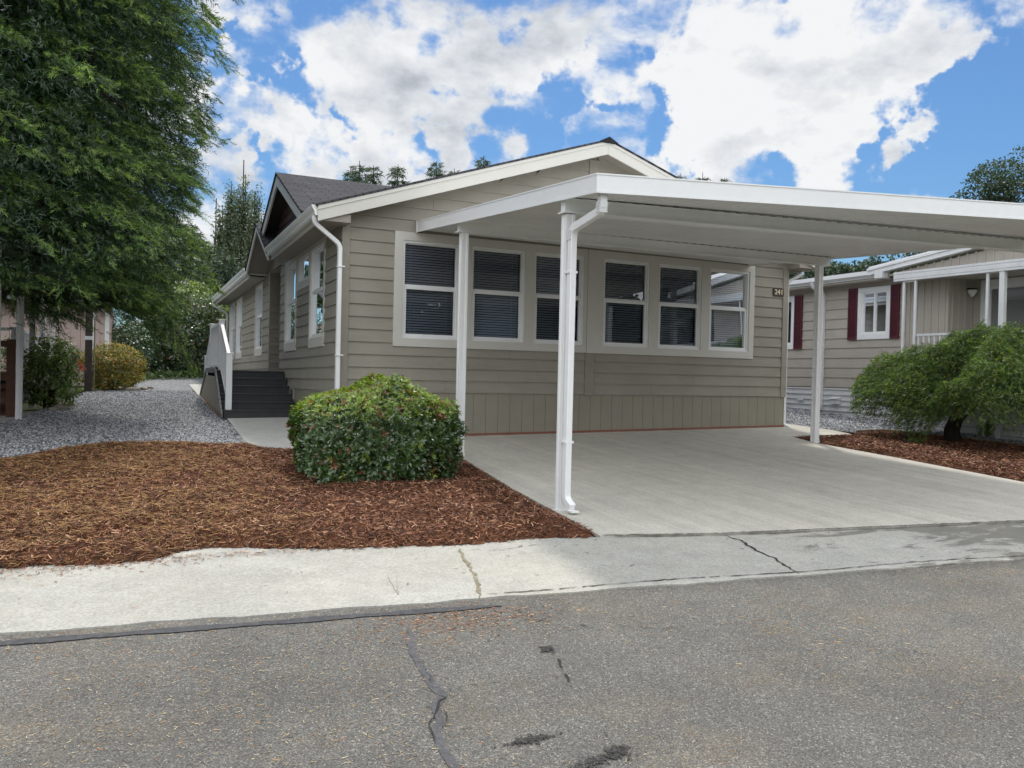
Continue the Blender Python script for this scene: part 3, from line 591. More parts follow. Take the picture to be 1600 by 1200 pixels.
# ---- left side wall (two stretches with the entry recess between them)
SL = 14.1; RA, RB = 4.98, 6.28
SW = [(.99, 2.13), (3.28, 4.44), (7.28, 8.45), (10.85, 12.15), (12.46, 13.86)]
sh_ = [(a+.06, b-.06, 2.12, 3.55) for a, b in SW]; TR = (2.15, 3.26, 3.08, 3.60)
hol = [(a, b, 1.97, 3.64) for a, b in SW]+[(TR[0], TR[1], 3.0, 3.64), (RA, RB, 1.0, 3.66)]
m = MB(SIDE); lap(m, .0, RA-.02, SK, 3.64, hol, None, 5); lap(m, RB+.10, SL-.1, SK+.02, 3.70, hol, None, 6); m.build('side_siding', M['siding'], house)
m = MB(SIDE)
for s in wclip(.1, SL, .7, 3.62, hol): m.box((s[0], -.10, s[2]), (s[1], -.001, s[3]))
m.build('side_wall', M['siding'], house)
m = MB(SIDE); m.box((RA-.02, -.1, SK), (RA, .028, 3.66)); m.build('recess_corner_board', M['siding'], house, .002); m = MB(SIDE); m.box((RB, -.1, SK), (RB+.10, .03, 3.70)); m.box((RB-.02, -.12, SK), (RB, .03, 3.70)); m.build('recess_corner_board', M['siding'], house, .002)
m = MB(SIDE); m.box((RA, -1.25, SK), (RB, -1.2, 3.7)); m.box((RA-.05, -1.2, SK), (RA, -.1, 3.7)); m.box((RA, -1.2, 3.66), (RB, 0, 3.7)); m.build('recess_wall', M['siding'], house)
m = MB(lambda u, w, z: (u, RB-w, z-.06)); lap(m, .0, 1.2, SK+.3, 3.68, (), None, 8, joints=False); m.box((0, -.05, SK), (1.2, 0, 3.7)); m.build('recess_siding', M['siding'], house)
m = MB(SIDE); m.box((RA, -1.2, 1.40), (RB, .02, 1.55)); m.build('threshold', M['step'], house)
m = MB(SIDE); m.box((RA+.2, -1.199, 1.57), (RB-.15, -1.16, 3.55)); dr = m.build('entry_door', M['vinyl'], house)
m = MB(SIDE); m.tube([(RA+.3, -1.16, 2.5), (RA+.3, -1.09, 2.5)], .03); m.build('door_knob', M['brass'], dr)
def vertskirt(mb, a, b, z0f, z1):
    x = a
    while x < b-.01:
        x1 = min(x+.203, b); mb.box((x, -.02, z0f(x)), (x1-.006, .008, z1)); x = x1
m = MB(SIDE); vertskirt(m, .0, SL, lambda y: g1(0, y)-.02, SK-.004); m.box((0, -.04, .5), (SL, 0, SK)); m.build('side_skirting', M['skirt'], house)
for (a, b) in ((3.38, 3.80), (.45, 1.0)):
    m = MB(SIDE)
    for s in wclip(a, b, 1.10, 1.30, [(a+.05, b-.05, 1.135, 1.27)]): m.box((s[0], .008, s[2]), (s[1], .03, s[3]))
    v = m.build('foundation_vent', M['siding'], house); m = MB(SIDE); m.box((a+.05, .008, 1.135), (b-.05, .014, 1.27)); m.build('vent_mesh', simple('vent_mesh', (.10, .12, .16), .6), v)
for i, (a, b) in enumerate(SW):
    m = MB(SIDE)
    for s in wclip(a, b, 1.97, 3.64 if i < 2 else 3.60, [(a+.07, b-.07, 2.12, 3.55)]): m.box((s[0], -.02, s[2]), (s[1], .03, s[3]))
    m.build('side_window_casing', M['cream'] if i < 2 else M['cream'], house)
    sash(SIDE, a+.07, b-.07, 2.12, 3.55, M['glass_side'], i > 2, seed=i+20)
m = MB(SIDE)
for s in wclip(SW[0][1], SW[1][0], 3.0, 3.64, [(TR[0]+.06, TR[1]-.06, 3.12, 3.55)]): m.box((s[0], -.02, s[2]), (s[1], .029, s[3]))
m.build('transom_casing', M['cream'], house)
m = MB(SIDE); a, b = TR[0]+.06, TR[1]-.06
for s in wclip(a, b, 3.12, 3.55, [(a+.05, b-.05, 3.165, 3.505)]): m.box((s[0], -.08, s[2]), (s[1], .01, s[3]))
w = m.build('transom_window', M['vinyl'], house); m = MB(SIDE); m.add([(a+.04, -.03, 3.155), (b-.04, -.03, 3.155), (b-.04, -.03, 3.515), (a+.04, -.03, 3.515)], [(0, 1, 2, 3)]); m.build('pane', M['glass_side'], w)
m = MB(SIDE); m.box((a, -.6, 3.1), (b, -.3, 3.6)); m.build('room_beyond', M['dark'], w)

# ---- roof
OV = .38; RF = -.37                                   # eave overhang, front rake plane
def roofquad(name, P, par, uvs, th=.03, mat=None):
    me = bpy.data.meshes.new(name); n = len(P); P = [Vector(p) for p in P]; nrm = (P[1]-P[0]).cross(P[2]-P[0]).normalized()
    if nrm.z < 0: nrm = -nrm
    Q = [p-nrm*th for p in P]; me.from_pydata([tuple(p) for p in P+Q], [], [tuple(range(n)), tuple(range(2*n-1, n-1, -1))]+[(i, i+n, (i+1) % n+n, (i+1) % n) for i in range(n)])
    uvl = me.uv_layers.new(name='UVMap'); U = list(uvs)+list(uvs)
    for l in me.loops: uvl.data[l.index].uv = U[l.vertex_index]
    me.materials.append(mat or M['shingle']); o = bpy.data.objects.new(name, me); COL.objects.link(o); parent(o, par); return o
sz = lambda y: -.011*max(y, 0)
RE = SL+.35; ridge = 3.80+.331*(HW/2+.42); SLN = math.hypot(1, .331)
x0 = -.45; z0_ = 3.80+.331*(x0+.42)+.02
def leftroof(name, ya, yb, xa, par):
    zr = lambda x, y: z0_+(ridge+.02-z0_)*(x-x0)/(HW/2-x0)+sz(y)*(1-.7*(x-x0)/(HW/2-x0)); v = (xa-x0)*1.05
    return roofquad(name, [(xa, ya, zr(xa, ya)), (HW/2, ya, zr(HW/2, ya)), (HW/2, yb, zr(HW/2, yb)), (xa, yb, zr(xa, yb))], par, [(ya, v), (ya, 4.75), (yb, 4.75), (yb, v)])
roof = leftroof('roof', RF-.02, 3.85, x0, house); leftroof('roof_slope', 3.85, 6.85, .04, roof); leftroof('roof_slope', 6.85, RE, x0, roof)
roofquad('roof_slope', [(HW-x0, RF-.02, z0_), (HW/2, RF-.02, ridge+.02), (HW/2, RE, ridge+.02+sz(RE)*.3), (HW-x0, RE, z0_+sz(RE))], roof, [(0, 0), (0, 4.75), (RE, 4.75), (RE, 0)])
m = MB(); m.prism([(HW/2-.16, ridge-.028), (HW/2, ridge+.052), (HW/2+.16, ridge-.028), (HW/2+.16, ridge-.05), (HW/2-.16, ridge-.05)], RF-.03, RE-1); m.build('ridge_cap', M['shingle'], roof)
# rake fascia: two boards meeting at the apex; soffit beneath
def rake(x0, z0, x1, z1, y0, y1, d=.20):
    m = MB(); m.prism([(x0, z0), (x1, z1), (x1, z1-d), (x0, z0-d)], y0, y1); return m
zE = 3.80+.331*(-.42+.42)-.01
for a, b in ((-.42, HW/2), (HW+.42, HW/2)):
    mm = rake(a, zE, b-.001*(1 if b > a else -1), ridge-.01, RF, RF+.03, .205); mm.build('rake_board', M['cream'], house, .002)
    mm = rake(a, zE+.0, b, ridge, RF-.012, RF, .055); mm.build('rake_trim', M['cream'], house)
    s = 1 if b > a else -1
    m = MB(); m.prism([(a, zE-.15), (b, ridge-.16), (b, ridge-.13), (a, zE-.12)], RF+.03, .0); m.build('rake_soffit', M['soffit'], house)
# eave soffit, fascia on the left: front stretch and rear stretch; right side too
def eaveparts(y0, y1, side=1):
    X = (lambda x: x) if side == 1 else (lambda x: HW-x); s = lambda y: sz(y)
    def bar(x0, x1, z0, z1, ya=y0, yb=y1):
        m = MB(); A = (X(x0), ya, z0+s(ya)); B = (X(x0), yb, z0+s(yb)); m.quadbar(A, B, (X(x1)-X(x0), 0, 0), (0, 0, z1-z0)); return m
    bar(-.36, .0, 3.625, 3.64).build('eave_soffit', M['soffit'], house)
    bar(-.385, -.36, 3.60, 3.79).build('eave_fascia', M['cream'], house)
    # ogee gutter as an open profile swept along the eave
    prof = [(-.386, 3.80), (-.386, 3.67), (-.44, 3.665), (-.455, 3.68), (-.462, 3.72), (-.485, 3.755), (-.50, 3.79), (-.50, 3.80), (-.488, 3.80), (-.488, 3.792), (-.474, 3.757), (-.452, 3.722), (-.445, 3.69), (-.437, 3.678), (-.394, 3.682), (-.394, 3.80)]
    m = MB(); n = len(prof); V = [(X(x), y0, z+s(y0)) for x, z in prof]+[(X(x), y1, z+s(y1)) for x, z in prof]
    m.add(V, [(i, i+n, (i+1) % n+n, (i+1) % n) for i in range(n)])
    for yy in (y0, y1): m.add([(X(x), yy, z+s(yy)) for x, z in prof[:8]]+[(X(-.386), yy, 3.80+s(yy))], [tuple(range(8))])
    g = m.build('gutter', M['white'], house)
    return g
for (ya, yb) in ((3.83, 3.85), (6.85, 6.87)): m = MB(); m.box((-.385, ya, 3.59), (.0, yb, 3.80)); m.build('eave_end_cap', M['cream'], house)
for xa, xb in ((-.36, .03), (HW-.03, HW+.36)): m = MB(); m.box((xa, RF+.031, 3.605), (xb, -.031, 3.71)); m.build('eave_return', M['soffit'], house)
eaveparts(RF+.03, 3.85); eaveparts(6.85, SL+.30); eaveparts(RF+.03, SL+.3, -1)
# front gable dormer over the eave
def crossgable(yc, hw, zap, slope, xf, xr, face, fmat, zfloor, ridgeback, board=.145, hwl=None):
    """cross gable facing left: xf = rake plane, xr = face plane"""
    zf = zap-slope*hw
    main = lambda x, y: 3.80+.331*(x+.42)+sz(y)
    t = .028
    HW0 = hw
    for sgn in (-1, 1):
        hw = hwl if (hwl and sgn == 1) else HW0; zf = zap-slope*hw
        yf = yc+sgn*hw
        # where the eave end of this slope dives under the main roof
        xb = max(xf+.05, (zf-3.80-sz(yf))/.331-.42)
        m = roofquad('gable_roof', [(xf-.02, yc, zap+t), (xf-.02, yf, zf+t), (xb+.2, yf, zf+t), (ridgeback+.15, yc, zap+t)], house, [(0, 3), (0, 3-hw*1.1), (xb-xf, 3-hw*1.1), (ridgeback-xf, 3)])
        n = MB(); n.add([(xf, yc, zap), (xf, yf, zf), (xf, yf, zf-board), (xf, yc, zap-board*1.05), (xf+.03, yc, zap), (xf+.03, yf, zf), (xf+.03, yf, zf-board), (xf+.03, yc, zap-board*1.05)],
                        [(0, 1, 2, 3), (7, 6, 5, 4), (0, 4, 5, 1), (1, 5, 6, 2), (2, 6, 7, 3), (3, 7, 4, 0)]); n.build('gable_rake_board', M['cream'], house)
        n = MB(); n.quadbar((xf+.03, yc, zap-.04), (xr, yc, zap-.04), (0, sgn*hw, -slope*hw), (0, 0, .02)); n.build('gable_soffit', M['shade_soffit'] if face == 'shake' else M['soffit'], house)
    hw = HW0; zf = zap-slope*hw
    if face == 'shake':
        m = MB(); z = zfloor; row = 0
        while z < zap-.08:
            half = (zap-.03-z-.12)/slope if True else 0; half = max(half, .03); y = yc-half-(row % 2)*.07; r = random.Random(row)
            while y < yc+half:
                wd = r.uniform(.10, .18); top = min(z+.17, zap-.04-slope*abs(y+wd/2-yc)); dz = r.uniform(-.012, .008)
                if top > z+.02: m.box((xr-.02, y, z+dz), (xr+.01, y+wd-.008, top))
                y += wd
            z += .15; row += 1
        m.build('gable_shakes', fmat, house)
        m = MB(); m.add([(xr+.012, yc-hw, zf-.1), (xr+.012, yc+hw, zf-.1), (xr+.012, yc, zap-.03)], [(0, 1, 2)]); m.build('gable_wall', fmat, house)
    else:
        m = MB(); m.add([(xr, yc-hw, zf-.05), (xr, yc+hw, zf-.05), (xr, yc, zap-.03), (xr+.05, yc-hw, zf-.05), (xr+.05, yc+hw, zf-.05), (xr+.05, yc, zap-.03)], [(0, 1, 2), (5, 4, 3), (0, 3, 4, 1)]); m.build('gable_wall', fmat, house)
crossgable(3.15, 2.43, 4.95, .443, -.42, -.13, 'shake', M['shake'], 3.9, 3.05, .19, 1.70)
crossgable(5.32, 1.52, 4.42, .50, -.45, -.0, 'wall', M['soffit'], 3.6, 1.45, .12)
# downspouts of the house
def spout(pts, name='downspout', par=house, rect=(.036, .028), mat=None):
    m = MB(); m.tube(pts, 1, rect=rect); return m.build(name, mat or M['white'], par, .006)
def bend(p):        # round off the corners of a path
    P = [Vector(q) for q in p]; o = [P[0]]
    for a, b, c in zip(P, P[1:], P[2:]):
        r = min(.07, (b-a).length*.45, (c-b).length*.45); A = b+(a-b).normalized()*r; B = b+(c-b).normalized()*r
        for k in range(5): t = k/4; o.append(A*(1-t)**2+b*2*t*(1-t)+B*t*t)
    return [tuple(q) for q in o+[P[-1]]]
spout(bend([(-.44, -.22, 3.68), (-.44, -.22, 3.585), (-.065, -.14, 3.33), (-.065, -.14, .66), (-.2, -.14, .60)]))
spout(bend([(HW+.44, .10, 3.68), (HW+.44, .10, 3.56), (HW+.10, .10, 3.40), (HW+.10, .10, .76), (HW+.10, -.05, .73)]))
spout(bend([(-.44, SL+.18, 3.53), (-.44, SL+.18, 3.42), (-.06, SL+.05, 3.20), (-.06, SL+.05, 1.3)]))
for z in (3.02, 1.8): m = MB(); m.box((-.105, -.19, z), (.0, -.09, z+.016)); m.build('downspout_strap', M['white'], house)
# right wall, back wall
m = MB(lambda u, w, z: (HW+w, u, z)); lap(m, 0, SL, SK, 3.66, (), None, 9); m.box((0, -.1, .6), (SL, -.001, 3.62)); m.build('right_siding', M['siding'], house)
m = MB(); m.prism([(.1, .9), (HW-.1, .9), (HW-.1, 3.5), (HW/2, 4.75), (.1, 3.5)], SL-.1, SL); m.build('back_wall', M['siding'], house)
m = MB(); m.cyl = None
m.tube([(3.3, 6.5, 4.7), (3.3, 6.5, 5.15)], .05); m.build('roof_vent_pipe', simple('vent_pipe_grey', (.1, .1, .1), .6), house)

# ------------------------------------------------------------------ entry steps
steps = empty('entry_steps', (-.65, 3.0, .75), 'black composite entry steps with white railing and taupe side panel', 'stairs')
for k in range(6):
    z = .765+.1315*(k+1); y = 2.90+.28*k
    m = MB(); m.box((-1.235, y-.02, z-.028), (-.035, (y+.28) if k < 5 else 6.15, z)); m.build('tread', M['step'], steps, .004)
    m = MB(); m.box((-1.23, y, z-.1315-(.05 if k == 0 else 0)), (-.04, y+.02, z-.029)); m.build('riser', M['step'], steps)
for k in range(5):
    z = .765+.1315*(5-k)+.02; y = 6.15+.28*k
    m = MB(); m.box((-1.235, y, z-.028), (-.035, y+.30, z)); m.build('tread', M['step'], steps); m = MB(); m.box((-1.23, y-.012, z-.028), (-.04, y+.006, z+.11)); m.build('riser', M['step'], steps)
tp = [(2.93, .74), (4.22, 1.50), (6.1, 1.50), (7.55, .93)]
m = MB(); m.prism([(2.98, .80), (4.26, 1.44), (6.05, 1.44), (7.4, .99)], -1.262, -1.245, 0); m.build('side_panel', M['skirt'], steps)
m = MB()
for a, b in zip(tp, tp[1:]): m.quadbar((-1.275, *a), (-1.275, *b), (.03, 0, 0), (0, 0, .085))
m.build('panel_trim', M['stepgrey'], steps)
m = MB(); m.quadbar((-1.272, 2.93, .70), (-1.272, 7.55, .95), (.022, 0, 0), (0, 0, .075)); m.build('panel_base_board', simple('cedar_board', (.34, .16, .08), .7, .15, 6), steps)
# railing
def rail_run(y0, z0, y1, z1, x=-1.15, h=.80, name='balusters'):
    n = max(1, int(abs(y1-y0)/.115)); m = MB()
    for i in range(1, n):
        t = i/n; y = y0+(y1-y0)*t; z = z0+(z1-z0)*t; m.box((x-.016, y-.016, z+.07), (x+.016, y+.016, z+h-.03))
    m.build(name, M['rail'], steps)
    m = MB(); m.quadbar((x-.028, y0, z0+h-.045), (x-.028, y1, z1+h-.045), (.056, 0, 0), (0, 0, .055)); m.build('top_rail', M['rail'], steps)
    m = MB(); m.quadbar((x-.022, y0, z0+.045), (x-.022, y1, z1+.045), (.044, 0, 0), (0, 0, .04)); m.build('bottom_rail', M['rail'], steps)
rail_run(3.08, .95, 4.38, 1.56, h=.86); rail_run(4.38, 1.56, 6.1, 1.56, h=.86); rail_run(6.1, 1.56, 7.25, .95, h=.86)
for y, z0, z1 in ((3.06, .89, 1.83), (4.38, 1.55, 2.46), (6.12, 1.55, 2.46), (7.27, .8, 1.83)):
    m = MB(); m.box((-1.20, y-.048, z0), (-1.10, y+.048, z1)); p = m.build('railing_post', M['rail'], steps, .005)
    m = MB(); m.box((-1.215, y-.062, z1), (-1.085, y+.062, z1+.018)); m.build('post_cap', M['rail'], p, .004)

# ------------------------------------------------------------------ carport
cp = empty('carport', (4, -3.6, .5), 'white metal carport on slender posts in front of the house wall', 'carport')
A, B, C_, D = Vector((1.07, -.03, 3.78)), Vector((.715, -5.69, 3.235)), Vector((7.45, -6.49, 3.455)), Vector((7.22, -.03, 3.75))
def RP(s, t): return A*(1-s)*(1-t)+D*s*(1-t)+B*(1-s)*t+C_*s*t       # s across, t from the wall to the street
def fasc(P, Q, inn, h=.158):
    P, Q, inn = Vector(P), Vector(Q), Vector(inn); m = MB(); d = (Q-P).normalized()
    for z0, z1, o in ((0, -.012, -.006), (-.012, -h+.02, 0), (-h+.02, -h, -.004)):
        m.quadbar(P+Vector((0, 0, z0))+inn*o, Q+Vector((0, 0, z0))+inn*o, inn*.02, (0, 0, z1-z0))
    return m
fasc(A, B, (1, 0, 0)).build('side_fascia', M['white'], cp); fasc(B, C_, (0, 1, 0)).build('front_gutter_fascia', M['white'], cp); fasc(C_, D, (-1, 0, 0)).build('side_fascia', M['white'], cp)
m = MB(); m.box((A.x-.015, -.075, A.z-.17), (A.x-.002, -.034, A.z+.0)); m.build('wall_bracket', M['white'], cp)
# ribbed roof pans, running from the wall to the front gutter
m = MB(); n = 44; PR = [(0, -.125), (.10, -.125), (.13, -.100), (.17, -.100), (.20, -.125), (.5, -.125), (.53, -.112), (.57, -.112), (.6, -.125), (1, -.125)]
def pan(s, t, dz): p = RP(min(s, .999), t); return (p.x, p.y, p.z+dz)
ss = [(i+a)/n for i in range(n) for a, _ in PR[:-1]]+[1]; dz = [b for i in range(n) for _, b in PR[:-1]]+[-.125]
ss = [.003+s*.994 for s in ss]; tt = [.004, .25, .5, .75, .992]
V = [pan(s, t, d) for s, d in zip(ss, dz) for t in tt]; k = len(tt)
m.add(V, [(i*k+j, i*k+j+1, (i+1)*k+j+1, (i+1)*k+j) for i in range(len(ss)-1) for j in range(k-1)]); m.build('roof_pan', M['pan'], cp)
m = MB(); V = [pan(s, t, -.02) for s in (.003, .997) for t in tt]; m.add(V, [(j, j+1, k+j+1, k+j) for j in range(k-1)]); m.build('roof_deck', M['pan'], cp)
def zroof(x, y):      # roof top height over (x, y)
    t = min(1, max(0, (-.03-y)/5.9)); p = RP(min(1, max(0, (x-.9)/6.45)), t); return p.z
def beam(y, x0, x1, h=.118):
    z0, z1 = zroof(x0, y)-.128, zroof(x1, y)-.128
    if y < -4: z0, z1 = 3.168, 3.168+.030*(x1-x0)
    else: z0, z1 = 3.482, 3.482+.0075*(x1-x0)
    m = MB(); m.quadbar((x0, y-.038, z0-h), (x1, y-.038, z1-h), (0, .076, 0), (0, 0, h)); m.quadbar((x0-.02, y-.06, z0-h-.012), (x1, y-.06, z1-h-.012), (0, .12, 0), (0, 0, .012)); m.quadbar((x0, y-.06, z0-.01), (x1, y-.06, z1-.01), (0, .12, 0), (0, 0, .01))
    m.build('beam', M['pan'], cp)
    m = MB(); x = x0+.1; r = random.Random(int(-y*10))
    while x < x1-.1: m.box((x, y-.052, z0+(z1-z0)*(x-x0)/(x1-x0)+.001), (x+.07, y-.047, z0+(z1-z0)*(x-x0)/(x1-x0)+.008)); x += .15
    m.build('beam_gaps', M['dark'], cp)
beam(-1.83, 1.02, 7.24); beam(-4.97, .80, 7.42)
def post(x, y, zt):
    zb = g1(x, y)+.012; m = MB(); w = .046
    sec = []                                                  # square section with a shallow groove in each face
    for (cx, cy), (nx, ny) in (((-1, -1), (1, 0)), ((1, -1), (0, 1)), ((1, 1), (-1, 0)), ((-1, 1), (0, -1))):
        px, py = cx*w, cy*w; ix, iy = -ny, nx
        for q, d in ((0, 0), (.30, 0), (.34, .007), (.66, .007), (.70, 0)): sec.append((px+nx*2*w*q+ix*d, py+ny*2*w*q+iy*d))
    n = len(sec); m.add([(x+a, y+b, zb) for a, b in sec]+[(x+a, y+b, zt) for a, b in sec], [(i, (i+1) % n, (i+1) % n+n, i+n) for i in range(n)]+[tuple(range(2*n-1, n-1, -1))])
    p = m.build('post', M['white'], cp); m = MB(); m.box((x-.056, y-.056, zb-.01), (x+.056, y+.056, zb+.006)); m.box((x-.05, y-.051, zb+.006), (x+.05, y-.047, zb+.05)); m.build('foot_bracket', M['pan'], p); return p
post(1.10, -1.83, 3.355); post(.858, -4.97, 3.03); post(7.05, -1.83, 3.40); post(7.50, -4.97, 3.22)
# downspout at the front-left post
dp = bend([(.82, -5.61, 3.10), (.82, -5.61, 2.96), (.848, -5.07, 2.89), (.848, -5.06, .50), (.86, -5.16, .44)])
m = MB(); m.tube(dp, 1, rect=(.034, .030)); ds = m.build('downspout', M['white'], cp, .006)
m = MB()
for (p, q) in (((.82, -5.61, 3.02), (.824, -5.59, 2.95)), ((.848, -5.08, 2.88), (.848, -5.06, 2.80))):
    P, Q = Vector(p), Vector(q)
    m = MB()
    for k in range(6): c = P.lerp(Q, k/5); m.box((c.x-.040, c.y-.034, c.z-.006), (c.x+.036, c.y+.034, c.z+.003))
    m.build('crimped_elbow', M['white'], ds)

m = MB(); m.box((.82, -5.215, .405), (.90, -5.14, .42)); m.build('spout_lip', M['pan'], ds)
for z in (1.0, 2.5): m = MB(); m.box((.807, -5.098, z), (.893, -5.015, z+.02)); m.build('spout_strap', M['white'], ds)
# ------------------------------------------------------------------ foliage builders
def unit(v): return v/(np.linalg.norm(v, axis=-1, keepdims=True)+1e-9)
def perp(D):
    r = NR.randn(*D.shape); return unit(r-D*(r*D).sum(-1, keepdims=True))
def fronds(P, D, L, k, nl, nw, spread=.8, droop=.0):
    n = len(P); D = unit(D); L = np.broadcast_to(L, (n,)); out = []
    for j in range(k):
        t = (j+.5)/k; B = P+D*(L*t)[:, None]; B[:, 2] -= droop*L*t*t
        s = perp(D); a = spread*(.7+.6*NR.rand(n))[:, None]; d = unit(D*np.cos(a)+s*np.sin(a)+np.array([0, 0, -.10]))
        l = (nl*(.7+.6*NR.rand(n)))[:, None]; sd_ = perp(d)*nw/2
        out.append(np.stack([B-sd_, B+sd_, B+d*l+sd_*.35, B+d*l-sd_*.35], 1))
    return np.stack(out, 1)                       # n, k, 4, 3
def leaves(P, Nrm, size, asp=.45, jit=.7, updroop=0.):
    """leaf-shaped quads centred near P facing roughly along Nrm"""
    n = len(P); Nn = unit(unit(Nrm)+NR.randn(n, 3)*jit); d = perp(Nn); d[:, 2] += updroop; d = unit(d); s = np.cross(Nn, d); l = (size*(.6+.8*NR.rand(n)))[:, None]
    return np.stack([P-d*l*.5, P+s*l*asp*.5, P+d*l*.5, P-s*l*asp*.5], 1)
def fnoise(P, s, seed):
    return vnoise(P[:, 0]+P[:, 2]*.7, P[:, 1]-P[:, 2]*.5, s, seed)*.5+vnoise(P[:, 2]+P[:, 0]*.3, P[:, 1]*.6+P[:, 0], s*.6, seed+5)*.5
def trunk(pts, r0, r1, mat, par, name='trunk', n=9):
    k = len(pts); m = MB(); m.tube(pts, [r0+(r1-r0)*i/(k-1) for i in range(k)], n); return m.build(name, mat, par, smooth=True)

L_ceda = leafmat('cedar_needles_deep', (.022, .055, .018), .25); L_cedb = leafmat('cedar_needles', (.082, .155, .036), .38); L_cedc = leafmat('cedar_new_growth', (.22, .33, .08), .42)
L_dk = leafmat('dark_conifer', (0.034, 0.060, 0.036), .25); L_dk2 = leafmat('mid_conifer', (0.058, 0.098, 0.049), .3)
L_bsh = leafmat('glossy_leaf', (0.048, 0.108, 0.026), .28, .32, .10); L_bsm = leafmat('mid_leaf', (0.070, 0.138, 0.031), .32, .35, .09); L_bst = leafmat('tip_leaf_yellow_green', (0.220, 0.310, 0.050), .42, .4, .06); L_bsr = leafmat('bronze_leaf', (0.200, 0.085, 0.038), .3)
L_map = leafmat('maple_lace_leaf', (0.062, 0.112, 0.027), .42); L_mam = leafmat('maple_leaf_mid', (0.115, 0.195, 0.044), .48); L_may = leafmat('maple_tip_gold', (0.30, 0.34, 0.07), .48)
L_yel = leafmat('gold_leaf', (0.459, 0.365, 0.061), .35); L_org = leafmat('orange_leaf', (0.396, 0.168, 0.042), .35); L_olv = leafmat('olive_leaf', (0.168, 0.196, 0.042), .35)
L_ros = leafmat('rose_leaf', (1.35*0.083, 0.180, 0.045), .38, .35, .08); L_rol = leafmat('rose_leaf_light', (1.2*0.216, 0.338, 0.095), .42); L_pnk = leafmat('pink_petal', (0.650, 0.140, 0.190), .4)
L_rh = leafmat('rhododendron_leaf', (0.042, 0.084, 0.026), .25, .35, .1); L_rhy = leafmat('laurel_new_leaf', (0.286, 0.351, 0.091), .4); L_bl = leafmat('pale_blossom', (0.450, 0.300, 0.240), .4); L_blr = leafmat('rusty_blossom', (0.260, 0.070, 0.040), .3)
L_pop = leafmat('poplar_leaf', (.085, .115, .068), .3); L_pop2 = leafmat('poplar_leaf_light', (.15, .19, .11), .35)


# ---- weeping cedar at the left
ced = empty('cedar_tree', (-5.6, 2.2, .6), 'huge weeping green cedar overhanging the gravel at the left edge', 'tree')
trunk([(-5.6, 2.2, .5), (-5.55, 2.25, 2.5), (-5.5, 2.2, 5), (-5.5, 2.2, 8), (-5.5, 2.2, 10.6)], .30, .05, M['bark'], ced)
CX, CY = -5.5, 2.2
brP = []; brD = []; brL = []; bm_ = MB(); tipw = []
def crown_r(z, a):
    base = 3.95-.12*min(1, max(0, z-4.2)/1.6)
    if z > 7.2: base -= (z-7.2)*.75
    if z < 2.9: base *= .93
    return max(.5, base*(1+.07*math.sin(3*a+z*1.3)+.04*math.sin(7*a-z*2.1)))
rb = random.Random(21)
for i in range(250):
    z = 2.75+(i/250)**.9*7.4+rb.uniform(-.15, .15); a = i*2.39996+rb.uniform(-.3, .3); rr = crown_r(z, a)*rb.uniform(.76, .95)
    rise = rb.uniform(.0, .45) if z > 3.4 else rb.uniform(-.05, .2); sag = rb.uniform(.35, .75)*(1 if z > 3.6 else .55); pts = []
    for k in range(9):
        t = k/8; zz = z+rise*math.sin(t*2.2)*.8-sag*t**3; aa = a+.12*math.sin(t*3+i); pts.append(Vector((CX+math.cos(aa)*rr*t, CY+math.sin(aa)*rr*t, zz)))
    bm_.tube([tuple(p) for p in pts], [.035*(1-.85*k/8)+.004 for k in range(9)], 4, caps=False)
    # side twigs carry hanging sprays
    for k in range(64):
        t = 1-(rb.random()**1.5)*.72; q = min(int(t*8), 7); f = t*8-q; p = pts[q].lerp(pts[q+1], f); out = Vector((math.cos(a), math.sin(a), 0)); sidev = Vector((-math.sin(a), math.cos(a), 0))
        wdt = .62*(1.15-t*.75); off = rb.uniform(-1, 1)*wdt; s = p+sidev*off-Vector((0, 0, abs(off)*.35+rb.random()**2*.42))+out*rb.uniform(-.12, .1)
        d = out*rb.uniform(.25, 1.0)+sidev*(off*1.2+rb.uniform(-.4, .4))+Vector((0, 0, rb.uniform(-.95, .05)))
        brP.append(s); brD.append(d); brL.append(rb.uniform(.16, .34)); tipw.append(t)
# a low branch hanging towards the house
for (q0, q1, q2, nn) in (((-2.9, 3.2, 3.2), (-2.0, 3.4, 2.5), (-1.68, 3.4, 1.58), 150), ((-3.1, 3.0, 3.2), (-2.5, 3.2, 2.6), (-2.15, 3.3, 2.15), 90), ((-2.9, 1.6, 3.1), (-2.4, 2.6, 2.75), (-2.05, 3.1, 2.3), 90)):
    q0, q1, q2 = Vector(q0), Vector(q1), Vector(q2); bm_.tube([tuple(q0*(1-t)**2+q1*2*t*(1-t)+q2*t*t) for t in [k/8 for k in range(9)]], [.02, .018, .015, .012, .01, .008, .006, .004, .003], 4)
    for k in range(nn):
        t = rb.random(); p = q0*(1-t)**2+q1*2*t*(1-t)+q2*t*t; w = .42*(1-t)+.03; s = p+Vector((rb.uniform(-w, w), rb.uniform(-w, w), rb.uniform(-w, w*.3)))
        brP.append(s); brD.append((q2-q1).normalized()*1.0+Vector((rb.uniform(-.4, .4), rb.uniform(-.4, .4), rb.uniform(-.3, .1)))); brL.append(rb.uniform(.12, .26)); tipw.append(.98)
bm_.build('boughs', M['barkd'], ced)
